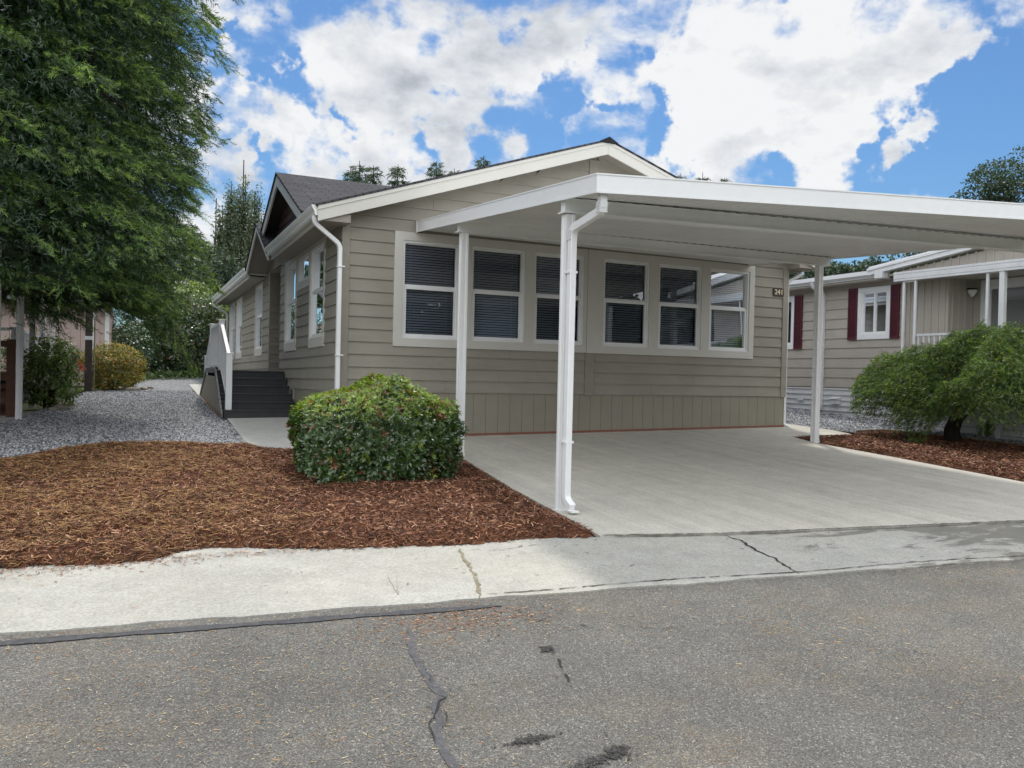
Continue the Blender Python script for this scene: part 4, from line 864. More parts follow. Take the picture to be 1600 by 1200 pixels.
for i in range(2300):      # fans of sprays at the bough ends
    z = 2.5+7.2*rb.random()**1.15; a = rb.uniform(-2.7, 1.3); tier = (z*1.05+.35*math.sin(a*2.3)+.25*math.sin(a*5.1)) % 1.0
    rr = crown_r(z, a)*(1.0-.24*tier**1.2+.04*math.sin(a*11+z*5))*rb.uniform(.90, 1.03); o = Vector((math.cos(a), math.sin(a), 0)); sv = Vector((-o.y, o.x, 0))
    c0 = Vector((CX, CY, z))+o*rr; hd = (o+sv*rb.uniform(-.6, .6)+Vector((0, 0, rb.uniform(-.5, .15)))).normalized(); sd2 = hd.cross(Vector((0, 0, 1))).normalized(); ln = rb.uniform(.30, .55)
    for k in range(13):
        t = rb.random(); si = rb.choice((-1, 1)); w_ = .26*(1-t*.7)
        brP.append(c0+hd*(t-.6)*ln+sd2*si*w_*rb.uniform(.1, .9)+Vector((0, 0, -.12*t*t+rb.uniform(-.05, .03)))); brD.append(hd*rb.uniform(.7, 1.1)+sd2*si*rb.uniform(.2, .8)+Vector((0, 0, rb.uniform(-.45, .05)))); brL.append(rb.uniform(.16, .30))
P = np.array([tuple(p) for p in brP]); D = np.array([tuple(p) for p in brD]); Ln = np.array(brL)
near = (P[:, 0]-CX)*.25-(P[:, 1]-CY) > -1.8       # finer needles on the side that faces the road and the house
print('cedar sprays', len(P), near.sum())
V1 = fronds(P[near], D[near], Ln[near]*.62, 24, .046, .0075, .72, .15); V2 = fronds(P[~near], D[~near], Ln[~near], 9, .085, .013, .7, .25)
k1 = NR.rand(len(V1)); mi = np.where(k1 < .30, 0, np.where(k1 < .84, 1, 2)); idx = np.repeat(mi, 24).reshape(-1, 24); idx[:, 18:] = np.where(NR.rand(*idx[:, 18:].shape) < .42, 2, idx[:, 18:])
V = np.concatenate([V1.reshape(-1, 4, 3), V2.reshape(-1, 4, 3)]); mi = np.concatenate([idx.reshape(-1), np.repeat(NR.choice(2, len(V2)), 9)])
# inner sprays that close the view through the crown
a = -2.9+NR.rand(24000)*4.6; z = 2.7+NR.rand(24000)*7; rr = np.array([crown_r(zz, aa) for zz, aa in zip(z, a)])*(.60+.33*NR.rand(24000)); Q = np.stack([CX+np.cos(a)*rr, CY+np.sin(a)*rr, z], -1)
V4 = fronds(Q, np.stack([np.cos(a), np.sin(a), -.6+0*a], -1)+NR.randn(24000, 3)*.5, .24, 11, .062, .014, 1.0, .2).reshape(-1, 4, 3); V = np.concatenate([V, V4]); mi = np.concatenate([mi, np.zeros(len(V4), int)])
# dense needles near the trunk
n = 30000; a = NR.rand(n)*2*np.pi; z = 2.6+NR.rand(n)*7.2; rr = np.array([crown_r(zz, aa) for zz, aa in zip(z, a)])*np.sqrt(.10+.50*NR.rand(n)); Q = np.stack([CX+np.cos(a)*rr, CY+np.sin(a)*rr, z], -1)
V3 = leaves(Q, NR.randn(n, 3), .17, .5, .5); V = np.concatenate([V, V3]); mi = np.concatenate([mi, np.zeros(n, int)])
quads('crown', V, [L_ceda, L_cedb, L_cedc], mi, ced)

# ---- generic leafy shrub
def shrub(name, loc, rx, ry, zc, hz, n, size, mats, wts, label, cat, asp=.45, power=2.6, lump=.12, seed=0, tips=None, stems=6, inner=.5, group=None, zmin=None, tipfrac=.5):
    e = empty(name, (loc[0], loc[1], g1(*loc)), label, cat, group); r = random.Random(seed)
    m = MB()
    for k in range(stems):
        a = r.uniform(0, 6.28); q = r.uniform(.2, .6); m.tube([(loc[0]+.06*math.cos(a), loc[1]+.06*math.sin(a), g1(*loc)-.05), (loc[0]+rx*q*.5*math.cos(a), loc[1]+ry*q*.5*math.sin(a), zc-hz*.4), (loc[0]+rx*q*math.cos(a), loc[1]+ry*q*math.sin(a), zc+hz*.3)], [.018, .014, .006], 5)
    m.build('stems', M['barkd'], e)
    d = unit(NR.randn(n, 3)); rad = 1/((np.abs(d)**power).sum(-1)**(1/power)); sh = NR.rand(n); depth = np.where(sh < inner, np.sqrt(NR.rand(n))*.9, 1-.16*NR.rand(n)**1.5)
    Pn = d*rad[:, None]; nz = fnoise(Pn*3+seed, .9, seed)-.5; depth = depth*(1+lump*2*nz)
    Pp = Pn*depth[:, None]*np.array([rx, ry, hz])+np.array([loc[0], loc[1], zc]); ground = gz(Pp[:, 0], Pp[:, 1])+.03; ok = Pp[:, 2] > (ground if zmin is None else np.maximum(ground, zmin)); Pp, d, depth = Pp[ok], d[ok], depth[ok]
    # leaves sit in little whorls
    c = NR.randint(0, len(Pp), len(Pp)//5); off = NR.randint(0, len(c), len(Pp)); Pw = Pp[c][off]+NR.randn(len(Pp), 3)*size*.55; dw = d[c][off]; dep = depth[c][off]
    Vv = leaves(Pw, dw+np.array([0, 0, .5]), size, asp, .55); mi = NR.choice(len(mats), len(Pw), p=wts)
    if tips is not None:
        hh = (Pw[:, 2]-(zc-hz))/(2*hz); t = (hh > .72+.25*NR.rand(len(hh))) & (dep > .8) & (NR.rand(len(hh)) < tipfrac); mi[t] = tips
    quads('foliage', Vv, mats, mi, e); return e
# the clipped bush at the front: rounded block with a raised spray on top
def bush():
    e = empty('clipped_bush', (-.25, -2.55, .47), 'rounded clipped evergreen bush with bright tips on the bark mulch', 'bush'); m = MB(); r = random.Random(5)
    for k in range(26):
        a = r.uniform(0, 6.28); b = r.uniform(.2, .85); m.tube([(-.25+.12*math.cos(a), -2.5+.12*math.sin(a), .42), (-.25+.5*b*math.cos(a), -2.5+.5*b*math.sin(a), .75), (-.25+.85*b*math.cos(a), -2.5+.85*b*math.sin(a), 1.1)], [.016, .012, .005], 5)
    m.build('stems', M['barkd'], e)
    n = 80000; d = unit(NR.randn(n, 3)); pw = 5.5; rad = 1/((np.abs(d)**pw).sum(-1)**(1/pw)); dep = np.where(NR.rand(n) < .38, .35+.6*NR.rand(n), 1-.10*NR.rand(n)**1.3)
    Pn = d*rad[:, None]; lump = (fnoise(Pn*2.6, .8, 3)-.5)*.16+(fnoise(Pn*7, .8, 8)-.5)*.10
    R_ = np.array([.80, .80, .47]); Pp = Pn*(dep+lump)[:, None]*R_; x, y, z = Pp[:, 0], Pp[:, 1], Pp[:, 2]
    taper = 1-.06*np.clip((-z/.445), 0, 1)**1.6; Pp[:, 0] *= taper; Pp[:, 1] *= taper
    Pp[:, 2] += np.where(z > 0, .17*np.exp(-((Pp[:, 0]-.08)/.22)**2)*(z/.445), 0)-.10*np.clip(-(Pp[:, 0]+.35), 0, 1)*(z > 0)-.03*(z > 0)*(Pp[:, 0] > .5)
    Pp += np.array([-.285, -2.90, .895]); ok = Pp[:, 2] > gz(Pp[:, 0], Pp[:, 1])+.04+.02*NR.rand(n); Pp, d, dep = Pp[ok], d[ok], dep[ok]
    c = NR.randint(0, len(Pp), len(Pp)//6); c = c[dep[c] > .3]; off = NR.randint(0, len(c), len(Pp)); B = Pp[c][off]; nn = unit(d[c][off]+np.array([0, 0, .45])+NR.randn(len(c), 3)[off]*.25); dp_ = dep[c][off]
    # whorl: leaves radiate from the shoot and lean outward
    s = perp(nn); dirn = unit(s+nn*(.15+.9*NR.rand(len(s)))[:, None]); l = (.045*(.6+.7*NR.rand(len(s))))[:, None]; wv = unit(np.cross(dirn, nn))*l*.18
    Bm = B+dirn*l*.5+nn*.004; Vv = np.stack([B, Bm+wv, B+dirn*l, Bm-wv], 1)
    sh = NR.rand(len(c))[off]; top = (B[:, 2]-(.915+.20)) > -.02+.12*NR.rand(len(B)); bronze_n = fnoise(B*2, .5, 14)  # the last noise field places the bronze leaves
    mi = np.where(sh < .55, 0, 1); mi[(sh > .84) & (dp_ > .85) & (bronze_n > .45)] = 3; mi[top & (dp_ > .86) & (sh < .75)] = 2; mi[(~top) & (dp_ > .88) & (sh > .80) & (sh < .85)] = 2
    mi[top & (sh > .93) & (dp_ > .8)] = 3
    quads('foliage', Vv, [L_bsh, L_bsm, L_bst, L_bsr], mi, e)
bush()
# ---- weeping maple
mp = empty('weeping_maple', (9.55, -2.45, .63), 'low umbrella-shaped lace-leaf maple in the right mulch bed', 'tree'); r = random.Random(9)
trunk([(9.5, -2.4, .55), (9.47, -2.38, .85), (9.55, -2.42, 1.1), (9.6, -2.5, 1.4), (9.6, -2.5, 1.8)], .14, .06, M['barkd'], mp)
MC = np.array([10.02, -2.66]); MR = np.array([1.74, 1.7]); n = 42000
a = NR.rand(n)*2*np.pi; q = np.sqrt(NR.rand(n)); lay = NR.rand(n); xx = np.cos(a)*q; yy = np.sin(a)*q
rim = 1+.10*np.sin(3*a+1)+.07*np.sin(5*a+2.2)+.05*np.sin(9*a)
top = 2.42-.95*q**2.4+.16*np.sin(a*4+q*6)*q+.10*np.sin(a*9+q*9); lum = vnoise(xx*2+5, yy*2+5, .32, 77)-.5
thick = .26+.26*np.clip((q-.45)*2.2, 0, 1)
zz = top+lum*.34-thick*lay**1.25; P = np.stack([MC[0]+xx*MR[0]*rim, MC[1]+yy*MR[1]*rim, zz], -1)
D = np.stack([np.cos(a)*(.5+.5*q), np.sin(a)*(.5+.5*q), -.05-q*.6+.2*NR.randn(n)], -1)+NR.randn(n, 3)*.35
F = fronds(P, D, .05+.04*NR.rand(n), 7, .040, .0095, 1.0, .2); up = vnoise(xx*2+9, yy*2+9, .30, 78)+.25*NR.rand(n)
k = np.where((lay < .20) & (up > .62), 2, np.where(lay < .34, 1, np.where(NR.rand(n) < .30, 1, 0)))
F2 = F.reshape(-1, 4, 3); mi = np.repeat(k, 9)
# inner shade leaves hanging under the dome
n2 = 5200; a = NR.rand(n2)*2*np.pi; q = np.sqrt(NR.rand(n2))*.82; P2 = np.stack([MC[0]+np.cos(a)*q*MR[0], MC[1]+np.sin(a)*q*MR[1], 1.95-.75*q**2+NR.randn(n2)*.08-.10], -1); F3 = fronds(P2, np.stack([np.cos(a), np.sin(a), -1.2+0*a], -1), .14, 7, .06, .010, .8, .3).reshape(-1, 4, 3)
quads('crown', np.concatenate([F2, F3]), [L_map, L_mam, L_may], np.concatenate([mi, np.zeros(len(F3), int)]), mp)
m = MB()
for k in range(34):
    a = k*2.4; q = r.uniform(.6, .97); x1, y1 = MC[0]+math.cos(a)*MR[0]*q, MC[1]+math.sin(a)*MR[1]*q; zt = 2.35-1.2*q**2.5; s = Vector((9.55, -2.45, r.uniform(.95, 1.7))); e_ = Vector((x1, y1, zt-.05)); mid = s.lerp(e_, .5)+Vector((r.uniform(-.12, .12), r.uniform(-.12, .12), .32))
    m.tube([tuple(s), tuple(s.lerp(mid, .5)+Vector((0, 0, .05))), tuple(mid), tuple(mid.lerp(e_, .5)+Vector((0, 0, .04))), tuple(e_)], [.035, .028, .018, .010, .004], 5)
m.build('branches', M['barkd'], mp)

# ---- garden plants at the left
shrub('golden_shrub', (-3.0, 9.5), .66, .60, 1.52, .56, 15000, .045, [L_yel, L_org, L_olv, L_bsm], [.32, .20, .33, .15], 'low rounded golden and orange shrub beside the wooden post', 'shrub', .6, 2.4, .20, 3)
shrub('rose_bush', (-3.95, 5.1), .50, .45, 1.42, .62, 5200, .060, [L_ros, L_rol, L_bsm], [.5, .25, .25], 'leafy green rose bush with pink blooms near the white porch posts', 'shrub', .65, 2.0, .35, 4, stems=10, inner=.65, tips=1)
ros = bpy.data.objects['rose_bush']; c = np.array([(-3.52, 5.2, 1.70), (-3.50, 5.25, 1.62), (-3.46, 5.2, 1.56), (-3.42, 5.25, 1.53), (-3.56, 5.2, 1.78)]); pts = np.repeat(c, 26, 0)+NR.randn(130, 3)*.022
quads('blooms', leaves(pts, NR.randn(130, 3), .035, .9, .6), L_pnk, None, ros)
shrub('flowering_shrub', (-1.35, 14.8), 1.45, 1.1, 2.35, 1.45, 26000, .085, [L_rh, L_bsm, L_bl, L_blr], [.68, .26, .03, .03], 'tall dark rhododendron with pale and rusty blooms at the end of the gravel', 'shrub', .45, 2.6, .22, 5, tips=None)
shrub('laurel_shrub', (-.9, 16.6), 1.3, 1.0, 3.3, 1.0, 14000, .10, [L_rhy, L_bsm, L_rh], [.45, .35, .2], 'yellow-green leafy shrub rising behind the rhododendron', 'shrub', .4, 2.2, .3, 6)
shrub('dark_shrub', (-2.7, 13.6), .9, .8, 1.9, .9, 12000, .07, [L_rh, L_bsh], [.7, .3], 'dark green shrub between the golden shrub and the rhododendron', 'shrub', .45, 2.2, .3, 7)
shrub('hedge_shrub', (-4.6, 11.2), .9, .5, 1.7, .6, 6000, .07, [L_rh, L_ros], [.6, .4], 'shaded green shrub in front of the pink house wall', 'shrub', .45, 2.2, .3, 8)
P = scatter(5000, [(-2.6, 10.8), (-2.1, 12.6), (-.1, 13.4), (-.1, 14.6), (-3, 14.6), (-3.3, 11)]); tag(quads('ground_cover', leaves(np.stack([P[:, 0], P[:, 1], gz(P[:, 0], P[:, 1])+NR.rand(len(P))*.22], -1), np.tile([0, 0, 1.], (len(P), 1)), .07, .3, .9), [L_bsm, L_ros], NR.choice(2, len(P))), 'green ground cover at the foot of the rhododendron', 'ground cover', kind='stuff')
m = MB()
# stones along the planting edge
for i, (x, y, s) in enumerate(((-2.62, 9.0, .10), (-2.5, 9.2, .06), (-2.35, 9.35, .07), (-3.75, 5.0, .10), (-3.62, 5.4, .08), (-3.85, 4.7, .07), (-2.2, 9.7, .06))):
    bm = bmesh.new(); bmesh.ops.create_icosphere(bm, subdivisions=2, radius=1); rr = random.Random(i)
    for v in bm.verts: v.co = Vector((v.co.x*s*1.2, v.co.y*s, v.co.z*s*.6))*(1+rr.uniform(-.12, .12)); v.co += Vector((x, y, g1(x, y)+s*.25))
    me = bpy.data.meshes.new('rock'); bm.to_mesh(me); bm.free(); me.materials.append(simple('rock_tan', (.33, .29, .24), .85, .2, 8)); o = bpy.data.objects.new('rock', me); COL.objects.link(o)
    lb = ['largest pale rock at the foot of the golden shrub', 'small pale rock right of the largest one under the golden shrub', 'pale rock under the right side of the golden shrub', 'largest tan rock at the foot of the rose bush', 'tan rock behind the largest one beside the rose bush', 'small tan rock in front of the rose bush', 'last small rock at the right end of the golden shrub'][i]
    tag(o, lb, 'rock', 'garden rocks edging the gravel')
# wooden post with pale band, thin stake beside it
pp = empty('wooden_post', (-3.47, 8.8, 1.0), 'dark wooden post with a pale band between rose bush and golden shrub', 'post')
m = MB(); m.box((-3.54, 8.74, .9), (-3.40, 8.88, 2.9)); m.build('shaft', simple('dark_weathered_wood', (.055, .045, .04), .85, .3, 8, .5, 40, (3, 3, .3)), pp, .006)
m = MB(); m.box((-3.545, 8.735, 2.14), (-3.395, 8.885, 2.22)); m.build('band', M['pan'], pp)
m = MB(); m.tube([(-3.36, 8.8, .95), (-3.36, 8.8, 2.6)], .016, 6); tag(m.build('garden_stake', simple('stake_wood', (.25, .21, .14), .8)), 'thin pale stake right beside the dark wooden post', 'stake')

# ---- far trees
def conifer(x, y, h, rad, label, fac=1.0, zt=.15, group='conifer tops beyond the roof', leaf=.30, n=None, mats=None, seed=None, droop=.25):
    g = 2.4 if y > 20 else 1.0; e = empty('conifer_tree', (x, y, g1(x, y)), label, 'tree', group); r = random.Random(seed if seed is not None else int(x*13+y)); zb = g1(x, y)
    trunk([(x, y, zb), (x+.05, y, zb+h*.5), (x, y, zb+h)], rad*.09+.08, .02, M['barkd'], e)
    Pq = []; Dq = []; m = MB(); z = zt*h
    while z < h-.1:
        f = 1-(z/h); L_ = rad*(f**.8)*r.uniform(.75, 1.1)+.15; k = r.randint(4, 6); a0 = r.uniform(0, 6)
        for j in range(k):
            a = a0+j*6.283/k+r.uniform(-.3, .3); l = L_*r.uniform(.6, 1.1); up = r.uniform(.05, .35)*l; nq = max(4, int(l*fac*20))
            for q in range(nq):
                t = .18+.82*(q+r.random())/nq; Pq.append((x+math.cos(a)*l*t+r.gauss(0, .10), y+math.sin(a)*l*t+r.gauss(0, .10), zb+z+up*t-droop*l*t*t+r.gauss(0, .05))); Dq.append((math.cos(a)+r.gauss(0, .5), math.sin(a)+r.gauss(0, .5), -.35))
            if l > .4: m.tube([(x, y, zb+z), (x+math.cos(a)*l*.9, y+math.sin(a)*l*.9, zb+z+up*.9-droop*l*.8)], [.03, .01], 3, caps=False)
        z += r.uniform(.22, .42)*(1+h/40)
    m.build('branches', M['barkd'], e)
    F = fronds(np.array(Pq), np.array(Dq), leaf, 5, leaf*.75, leaf*.16, .8, .2).reshape(-1, 4, 3); quads('crown', F, mats or [L_dk, L_dk2], NR.choice(2, len(F)), e); return e
def tipat(px, py, Y):        # world x and height of a far treetop seen at a spot of the photograph, at depth Y
    d = raydir(px, py); t = (Y-CAMP.y)/d.y; p = CAMP+d*t; return p.x, p.z
FT = [(562, 251, 42, 2.2, 'tall dark conifer top, taller of the pair left of centre over the roof'), (548, 262, 44, 1.5, 'shorter conifer peeking left of the tallest one over the dormer roof'), (584, 258, 43, 1.9, 'conifer top right beside the tallest one over the dormer roof'),
      (622, 257, 43, 2.2, 'bushy rounded conifer top over the left roof slope'), (682, 252, 44, 2.1, 'conifer top behind the middle of the left roof slope'), (710, 263, 45, 1.0, 'tiny conifer tip between two taller ones on the left roof slope'),
      (756, 243, 44, 1.2, 'lone thin conifer tip nearest the roof peak'), (1064, 270, 44, 1.0, 'small conifer tip just right of the gable foot'), (1098, 269, 44, 1.9, 'wider conifer top above the carport fascia'), (1132, 278, 45, 1.3, 'rightmost low conifer tip above the carport fascia')]
for px, py, Y, rad, lb in FT:
    x, z = tipat(px, py, Y); conifer(x, Y, z-g1(x, Y), rad*1.3, lb, 1.3, .6, leaf=.33, seed=int(px))
# poplars behind the rhododendron
def poplar(px, py, Y, rad, label, seed):
    x, z = tipat(px, py, Y); zb = g1(x, Y); h = z-zb; e = empty('poplar_tree', (x, Y, zb), label, 'tree', 'slender poplars behind the house'); r = random.Random(seed); m = MB(); Pq = []
    m.tube([(x, Y, zb), (x, Y, zb+h*.97)], [.2, .015], 6)
    for k in range(46):
        a = r.uniform(0, 6.28); z0 = h*r.uniform(.06, .72); l = h*r.uniform(.14, .30); rr = rad*r.uniform(.35, 1)*(1-.5*(z0+l)/h if z0+l < h else .45); zz = min(z0+l, h*.97)
        pts = [(x, Y, zb+z0), (x+rr*.8*math.cos(a), Y+rr*.8*math.sin(a), zb+z0+(zz-z0)*.35), (x+rr*math.cos(a), Y+rr*math.sin(a), zb+zz)]; m.tube(pts, [.04, .03, .008], 4, caps=False)
        for q in range(85):
            t = r.uniform(.25, 1.02); A_, B_, C2 = map(Vector, pts); p = A_.lerp(B_, t*2) if t < .5 else B_.lerp(C2, t*2-1); Pq.append((p.x+r.gauss(0, .12), p.y+r.gauss(0, .12), p.z+r.gauss(0, .15)))
    m.build('branches', M['barkd'], e); Pq = np.array(Pq); Pq = np.repeat(Pq, 3, 0)+NR.randn(len(Pq)*3, 3)*.10
    quads('crown', leaves(Pq, NR.randn(len(Pq), 3), .12, .7, .6), [L_pop, L_pop2], NR.choice(2, len(Pq), p=[.65, .35]), e)
poplar(384, 263, 38, 1.05, 'tallest slender poplar left of the dormer', 1); poplar(362, 274, 39, .6, 'narrow poplar left of the tallest one', 2); poplar(398, 290, 37, .6, 'shorter poplar leaning against the dormer edge', 3)
poplar(348, 312, 40, .5, 'thin sparse poplar nearest the cedar', 4)
def tallpole(px, py, Y):
    x, z = tipat(px, py, Y); zb = g1(x, Y); m = MB(); m.tube([(x, Y, zb), (x, Y, z)], [.07, .03], 6); return m.build('bare_trunk', M['barkd'])
tag(tallpole(338, 310, 41), 'bare thin dead trunk left of the poplars', 'tree trunk'); tag(tallpole(381, 250, 39), 'bare spike rising through the tallest poplar', 'tree trunk')
for px, py, Y, rad, lb in ((335, 372, 34, 2.0, 'dark conifer at the foot of the poplars'), (322, 405, 31, 2.2, 'dark low conifer behind the rhododendron, nearest the cedar'), (352, 395, 30, 2.0, 'dark conifer just above the far gutter corner'), (300, 350, 40, 3, 'dark conifer mostly hidden behind the cedar crown')):
    x, z = tipat(px, py, Y); conifer(x, Y, z-g1(x, Y), rad*1.3, lb, 1.3, .05, 'dark conifers left of the house', .30, seed=int(px))
# broad trees at the right
def broad(name, px, py, Y, rad, label, group, seed, n=15000, leaf=.16, mats=None, ksz=1.0, low=.3, loc=None):
    x, z = loc or tipat(px, py, Y); zb = g1(x, Y); h = z-zb; e = empty(name, (x, Y, zb), label, 'tree', group); r = random.Random(seed); rs = np.random.RandomState(seed)
    trunk([(x, Y, zb), (x, Y, zb+h*.5), (x+.2, Y, zb+h*.8)], rad*.08+.1, .08, M['barkd'], e)
    C = []; 
    for k in range(int(60*ksz)):
        d = rs.randn(3); d /= np.linalg.norm(d); q = .55+.45*rs.rand(); C.append((x+d[0]*rad*q*.9, Y+d[1]*rad*q*.9, zb+h*(.5+low*.5)+d[2]*(h*(1-low)*.5)*q*.92))
    C = np.array(C); c = rs.randint(0, len(C), n); d = unit(rs.randn(n, 3)); s = rad*.24*(.5+.6*rs.rand(len(C)))[c]; Pq = C[c]+d*s[:, None]*(.75+.3*rs.rand(n))[:, None]*np.array([1.15, 1.15, .8]); Pq = Pq[Pq[:, 2] < z+.1]
    quads('crown', leaves(Pq, NR.randn(len(Pq), 3)+np.array([0, 0, .6]), leaf, .6, .7), mats or [L_dk, L_dk2], NR.choice(2, len(Pq), p=[.6, .4]), e)
    m = MB()
    for k in range(0, len(C), 4): m.tube([(x, Y, zb+h*.35), tuple((C[k]+np.array([x, Y, zb+h*.4]))/2), tuple(C[k])], [.10, .06, .02], 4, caps=False)
    m.build('limbs', M['barkd'], e); return e
broad('broad_tree', 1612, 228, 20, 5.2, 'big dense dark tree rising above the carport at the right edge', 'dark trees behind the right house', 41, 60000, .16, ksz=2.4, low=.1)
for i, (px, py, Y, rad, lb) in enumerate(((1315, 402, 26, 3.2, 'dark hedge-like tree behind the right house, beside the carport post'), (1385, 392, 25, 3.4, 'dark tree over the left house gutter at the right'), (1450, 380, 24, 3.4, 'dark tree behind the white porch gable'), (1262, 398, 28, 3.0, 'dark tree seen through the gap right of the house corner'))):
    broad('broad_tree', px, py, Y, rad, lb, 'dark trees behind the right house', 50+i, 16000, .20)

for i, (x, y, z, rad, lb) in enumerate(((-13, 24, 9, 4.5, 'round dark tree behind the pink house, left'), (-9, 30, 10, 4.5, 'round dark tree behind the pink house, farther back'), (-17, 17, 8, 4.5, 'round dark tree beside the pink house, nearest the road'), (-16, 6, 7.5, 4, 'round dark tree behind the white post porch'))):
    broad('broad_tree', 100, 300, y, rad, lb, 'dark trees behind the left neighbours', 90+i, 9000, .35, loc=(x, z))
# ------------------------------------------------------------------ the house at the right
nh = empty('neighbour_house', (11.5, 3, .8), 'grey-taupe manufactured house with dark red shutters behind the weeping maple', 'house')
M['ntaupe'] = grain('neighbour_taupe', (.40, .365, .32)); M['nbat'] = simple('neighbour_batten_paint', (.44, .40, .35), .65, .05, 2); M['red'] = simple('dark_red_shutter', (.085, .012, .022), .5, .08); M['nwhite'] = simple('aged_white_metal', (.68, .69, .70), .5, .08, 3)
def NF(u, w, z): return (11.5-w, u, z)
NW = [(.56, 1.40, 2.50, 3.60), (3.24, 4.20, 2.33, 3.58)]
m = MB(NF); lap(m, .22, 14, 1.47, 3.74, NW, None, 12, expo=.215); m.build('siding', M['ntaupe'], nh)
m = MB(NF)
for s in wclip(.2, 14, .6, 3.78, NW): m.box((s[0], -.1, s[2]), (s[1], -.001, s[3]))
m.build('wall', M['ntaupe'], nh)
for i, (a, b, c, d) in enumerate(NW):
    m = MB(NF); t = .09
    for s in wclip(a-.0, b+.0, c, d, [(a+t, b-t, c+t+.03, d-t)]): m.box((s[0], -.03, s[2]), (s[1], .045, s[3]))
    w = m.build('window', M['vinyl'], nh, .004)
    m = MB(NF); q = (a+b)/2
    for s in wclip(a+t, b-t, c+t+.03, d-t, [(a+t+.04, q-.02, c+t+.07, d-t-.04), (q+.02, b-t-.04, c+t+.07, d-t-.04)]): m.box((s[0], -.04, s[2]), (s[1], .02, s[3]))
    m.build('sash_frame', M['vinyl'], w); m = MB(NF); m.add([(a+t, -.01, c+t), (b-t, -.01, c+t), (b-t, -.01, d-t), (a+t, -.01, d-t)], [(0, 1, 2, 3)]); m.build('pane', M['glass'], w)
    m = MB(NF); m.box((a, -.5, c), (b, -.25, d)); m.build('room_beyond', M['dark'], w)
    for (s0, s1) in ((a-.245, a-.005), (b+.005, b+.245)):
        if i == 0 and s0 < a: s0 = a-.215
        m = MB(NF); m.box((s0, .02, c+.0), (s1, .045, d)); z = c+.06
        for q0, q1 in ((s0, s0+.03), (s1-.03, s1)): m.box((q0, .045, c), (q1, .062, d))
        for z0 in (c, d-.05): m.box((s0+.03, .045, z0), (s1-.03, .062, z0+.05))
        while z < d-.07: m.quadbar((s0+.03, .046, z), (s1-.03, .046, z), (0, .014, -.004), (0, 0, .016)); z += .034
        m.build('shutter', M['red'], nh)
m = MB(NF)
zz = .62
while zz < 1.44: m.box((.0, .001, zz), (14, .014, zz+.117)); m.quadbar((.0, .014, zz+.085), (14, .014, zz+.085), (0, .03, .006), (0, 0, .016)); zz += .118
m.build('metal_skirting', M['nwhite'], nh)
m = MB(NF); m.box((1.83, -.02, 1.10), (2.05, .11, 1.24)); m.quadbar((1.81, .0, 1.245), (2.07, .0, 1.245), (0, .14, -.04), (0, 0, .015)); m.build('vent_hood', M['nwhite'], nh, .004)
m = MB(NF); m.box((2.9, -.02, 1.14), (3.05, .08, 1.22)); m.build('vent_hood', M['nwhite'], nh, .004)
m = MB(NF); m.tube(bend([(2.34, .42, 3.78), (2.34, .38, 3.68), (2.34, .06, 3.54), (2.34, .06, 1.03), (2.34, .16, .95)]), 1, rect=(.038, .03)); m.build('downspout', M['nwhite'], nh, .005)
m = MB(NF); m.box((.45, .0, 3.70), (14.2, .32, 3.73)); m.build('eave_soffit', M['nbat'], nh)
m = MB(NF); m.box((.42, .32, 3.74), (14.2, .335, 3.90)); m.quadbar((.42, .335, 3.77), (14.2, .335, 3.77), (0, .10, .03), (0, 0, .012)); m.quadbar((.42, .425, 3.80), (14.2, .425, 3.80), (0, .012, 0), (0, 0, .085)); m.build('gutter', M['white'], nh)
roofquad('roof', [(11.12, .35, 3.905), (11.12, 14.3, 3.905), (15.5, 14.3, 4.55), (15.5, .35, 4.55)], nh, [(0, 0), (0, 14), (4.5, 14), (4.5, 0)])
# porch: low gable on a white beam, battened walls, recessed door
m = MB(NF); m.box((-.72, -.1, .6), (.2, -.001, 3.9)); m.box((-.72, -.8, .6), (-.70, -.1, 3.8))
for u in (-.66, -.52, -.36, -.20, -.04, .12): m.box((u, .0, 1.47), (u+.028, .018, 3.62))
m.build('porch_wall', M['nbat'], nh)
m = MB(lambda u, w, z: (11.6+u, -.72-w, z)); m.box((-.1, -.02, .6), (.72, -.001, 3.8))
for u in (.0, .18, .36, .54): m.box((u, 0, 1.47), (u+.028, .018, 3.7))
m.build('recess_side_wall', M['nbat'], nh)
def NR2(u, w, z): return (12.2-w, u, z)
m = MB(NR2); m.box((-7, -.1, .6), (-.7, -.001, 3.8))
for u in [-.88, -2.05, -2.25, -2.45, -2.65, -2.85, -3.05]: m.box((u, 0, 1.5), (u+.028, .018, 3.7))
m.build('recess_wall', M['nbat'], nh)
m = MB(NR2)
for s in wclip(-1.98, -.90, 1.5, 3.60, [(-1.88, -1.0, 1.5, 3.50)]): m.box((s[0], -.01, s[2]), (s[1], .04, s[3]))
dr = m.build('storm_door', M['vinyl'], nh, .004)
m = MB(NR2)
for s in wclip(-1.88, -1.0, 1.5, 3.50, [(-1.78, -1.1, 2.52, 3.42), (-1.78, -1.1, 1.7, 2.42)]): m.box((s[0], -.03, s[2]), (s[1], .02, s[3]))
m.build('door_leaf', M['vinyl'], dr, .003); m = MB(NR2); m.add([(-1.8, .0, 1.68), (-1.08, .0, 1.68), (-1.08, .0, 3.44), (-1.8, .0, 3.44)], [(0, 1, 2, 3)]); m.build('pane', M['glass'], dr)
m = MB(NR2); m.add([(-1.8, -.015, 1.68), (-1.08, -.015, 1.68), (-1.08, -.015, 3.44), (-1.8, -.015, 3.44)], [(0, 1, 2, 3)]); m.build('inner_door', M['pan'], dr); m = MB(NR2); m.box((-1.70, -.012, 2.6), (-1.40, -.008, 3.3)); m.box((-1.78, -.012, 1.7), (-1.1, -.008, 2.42)); m.build('door_light', M['dark'], dr)
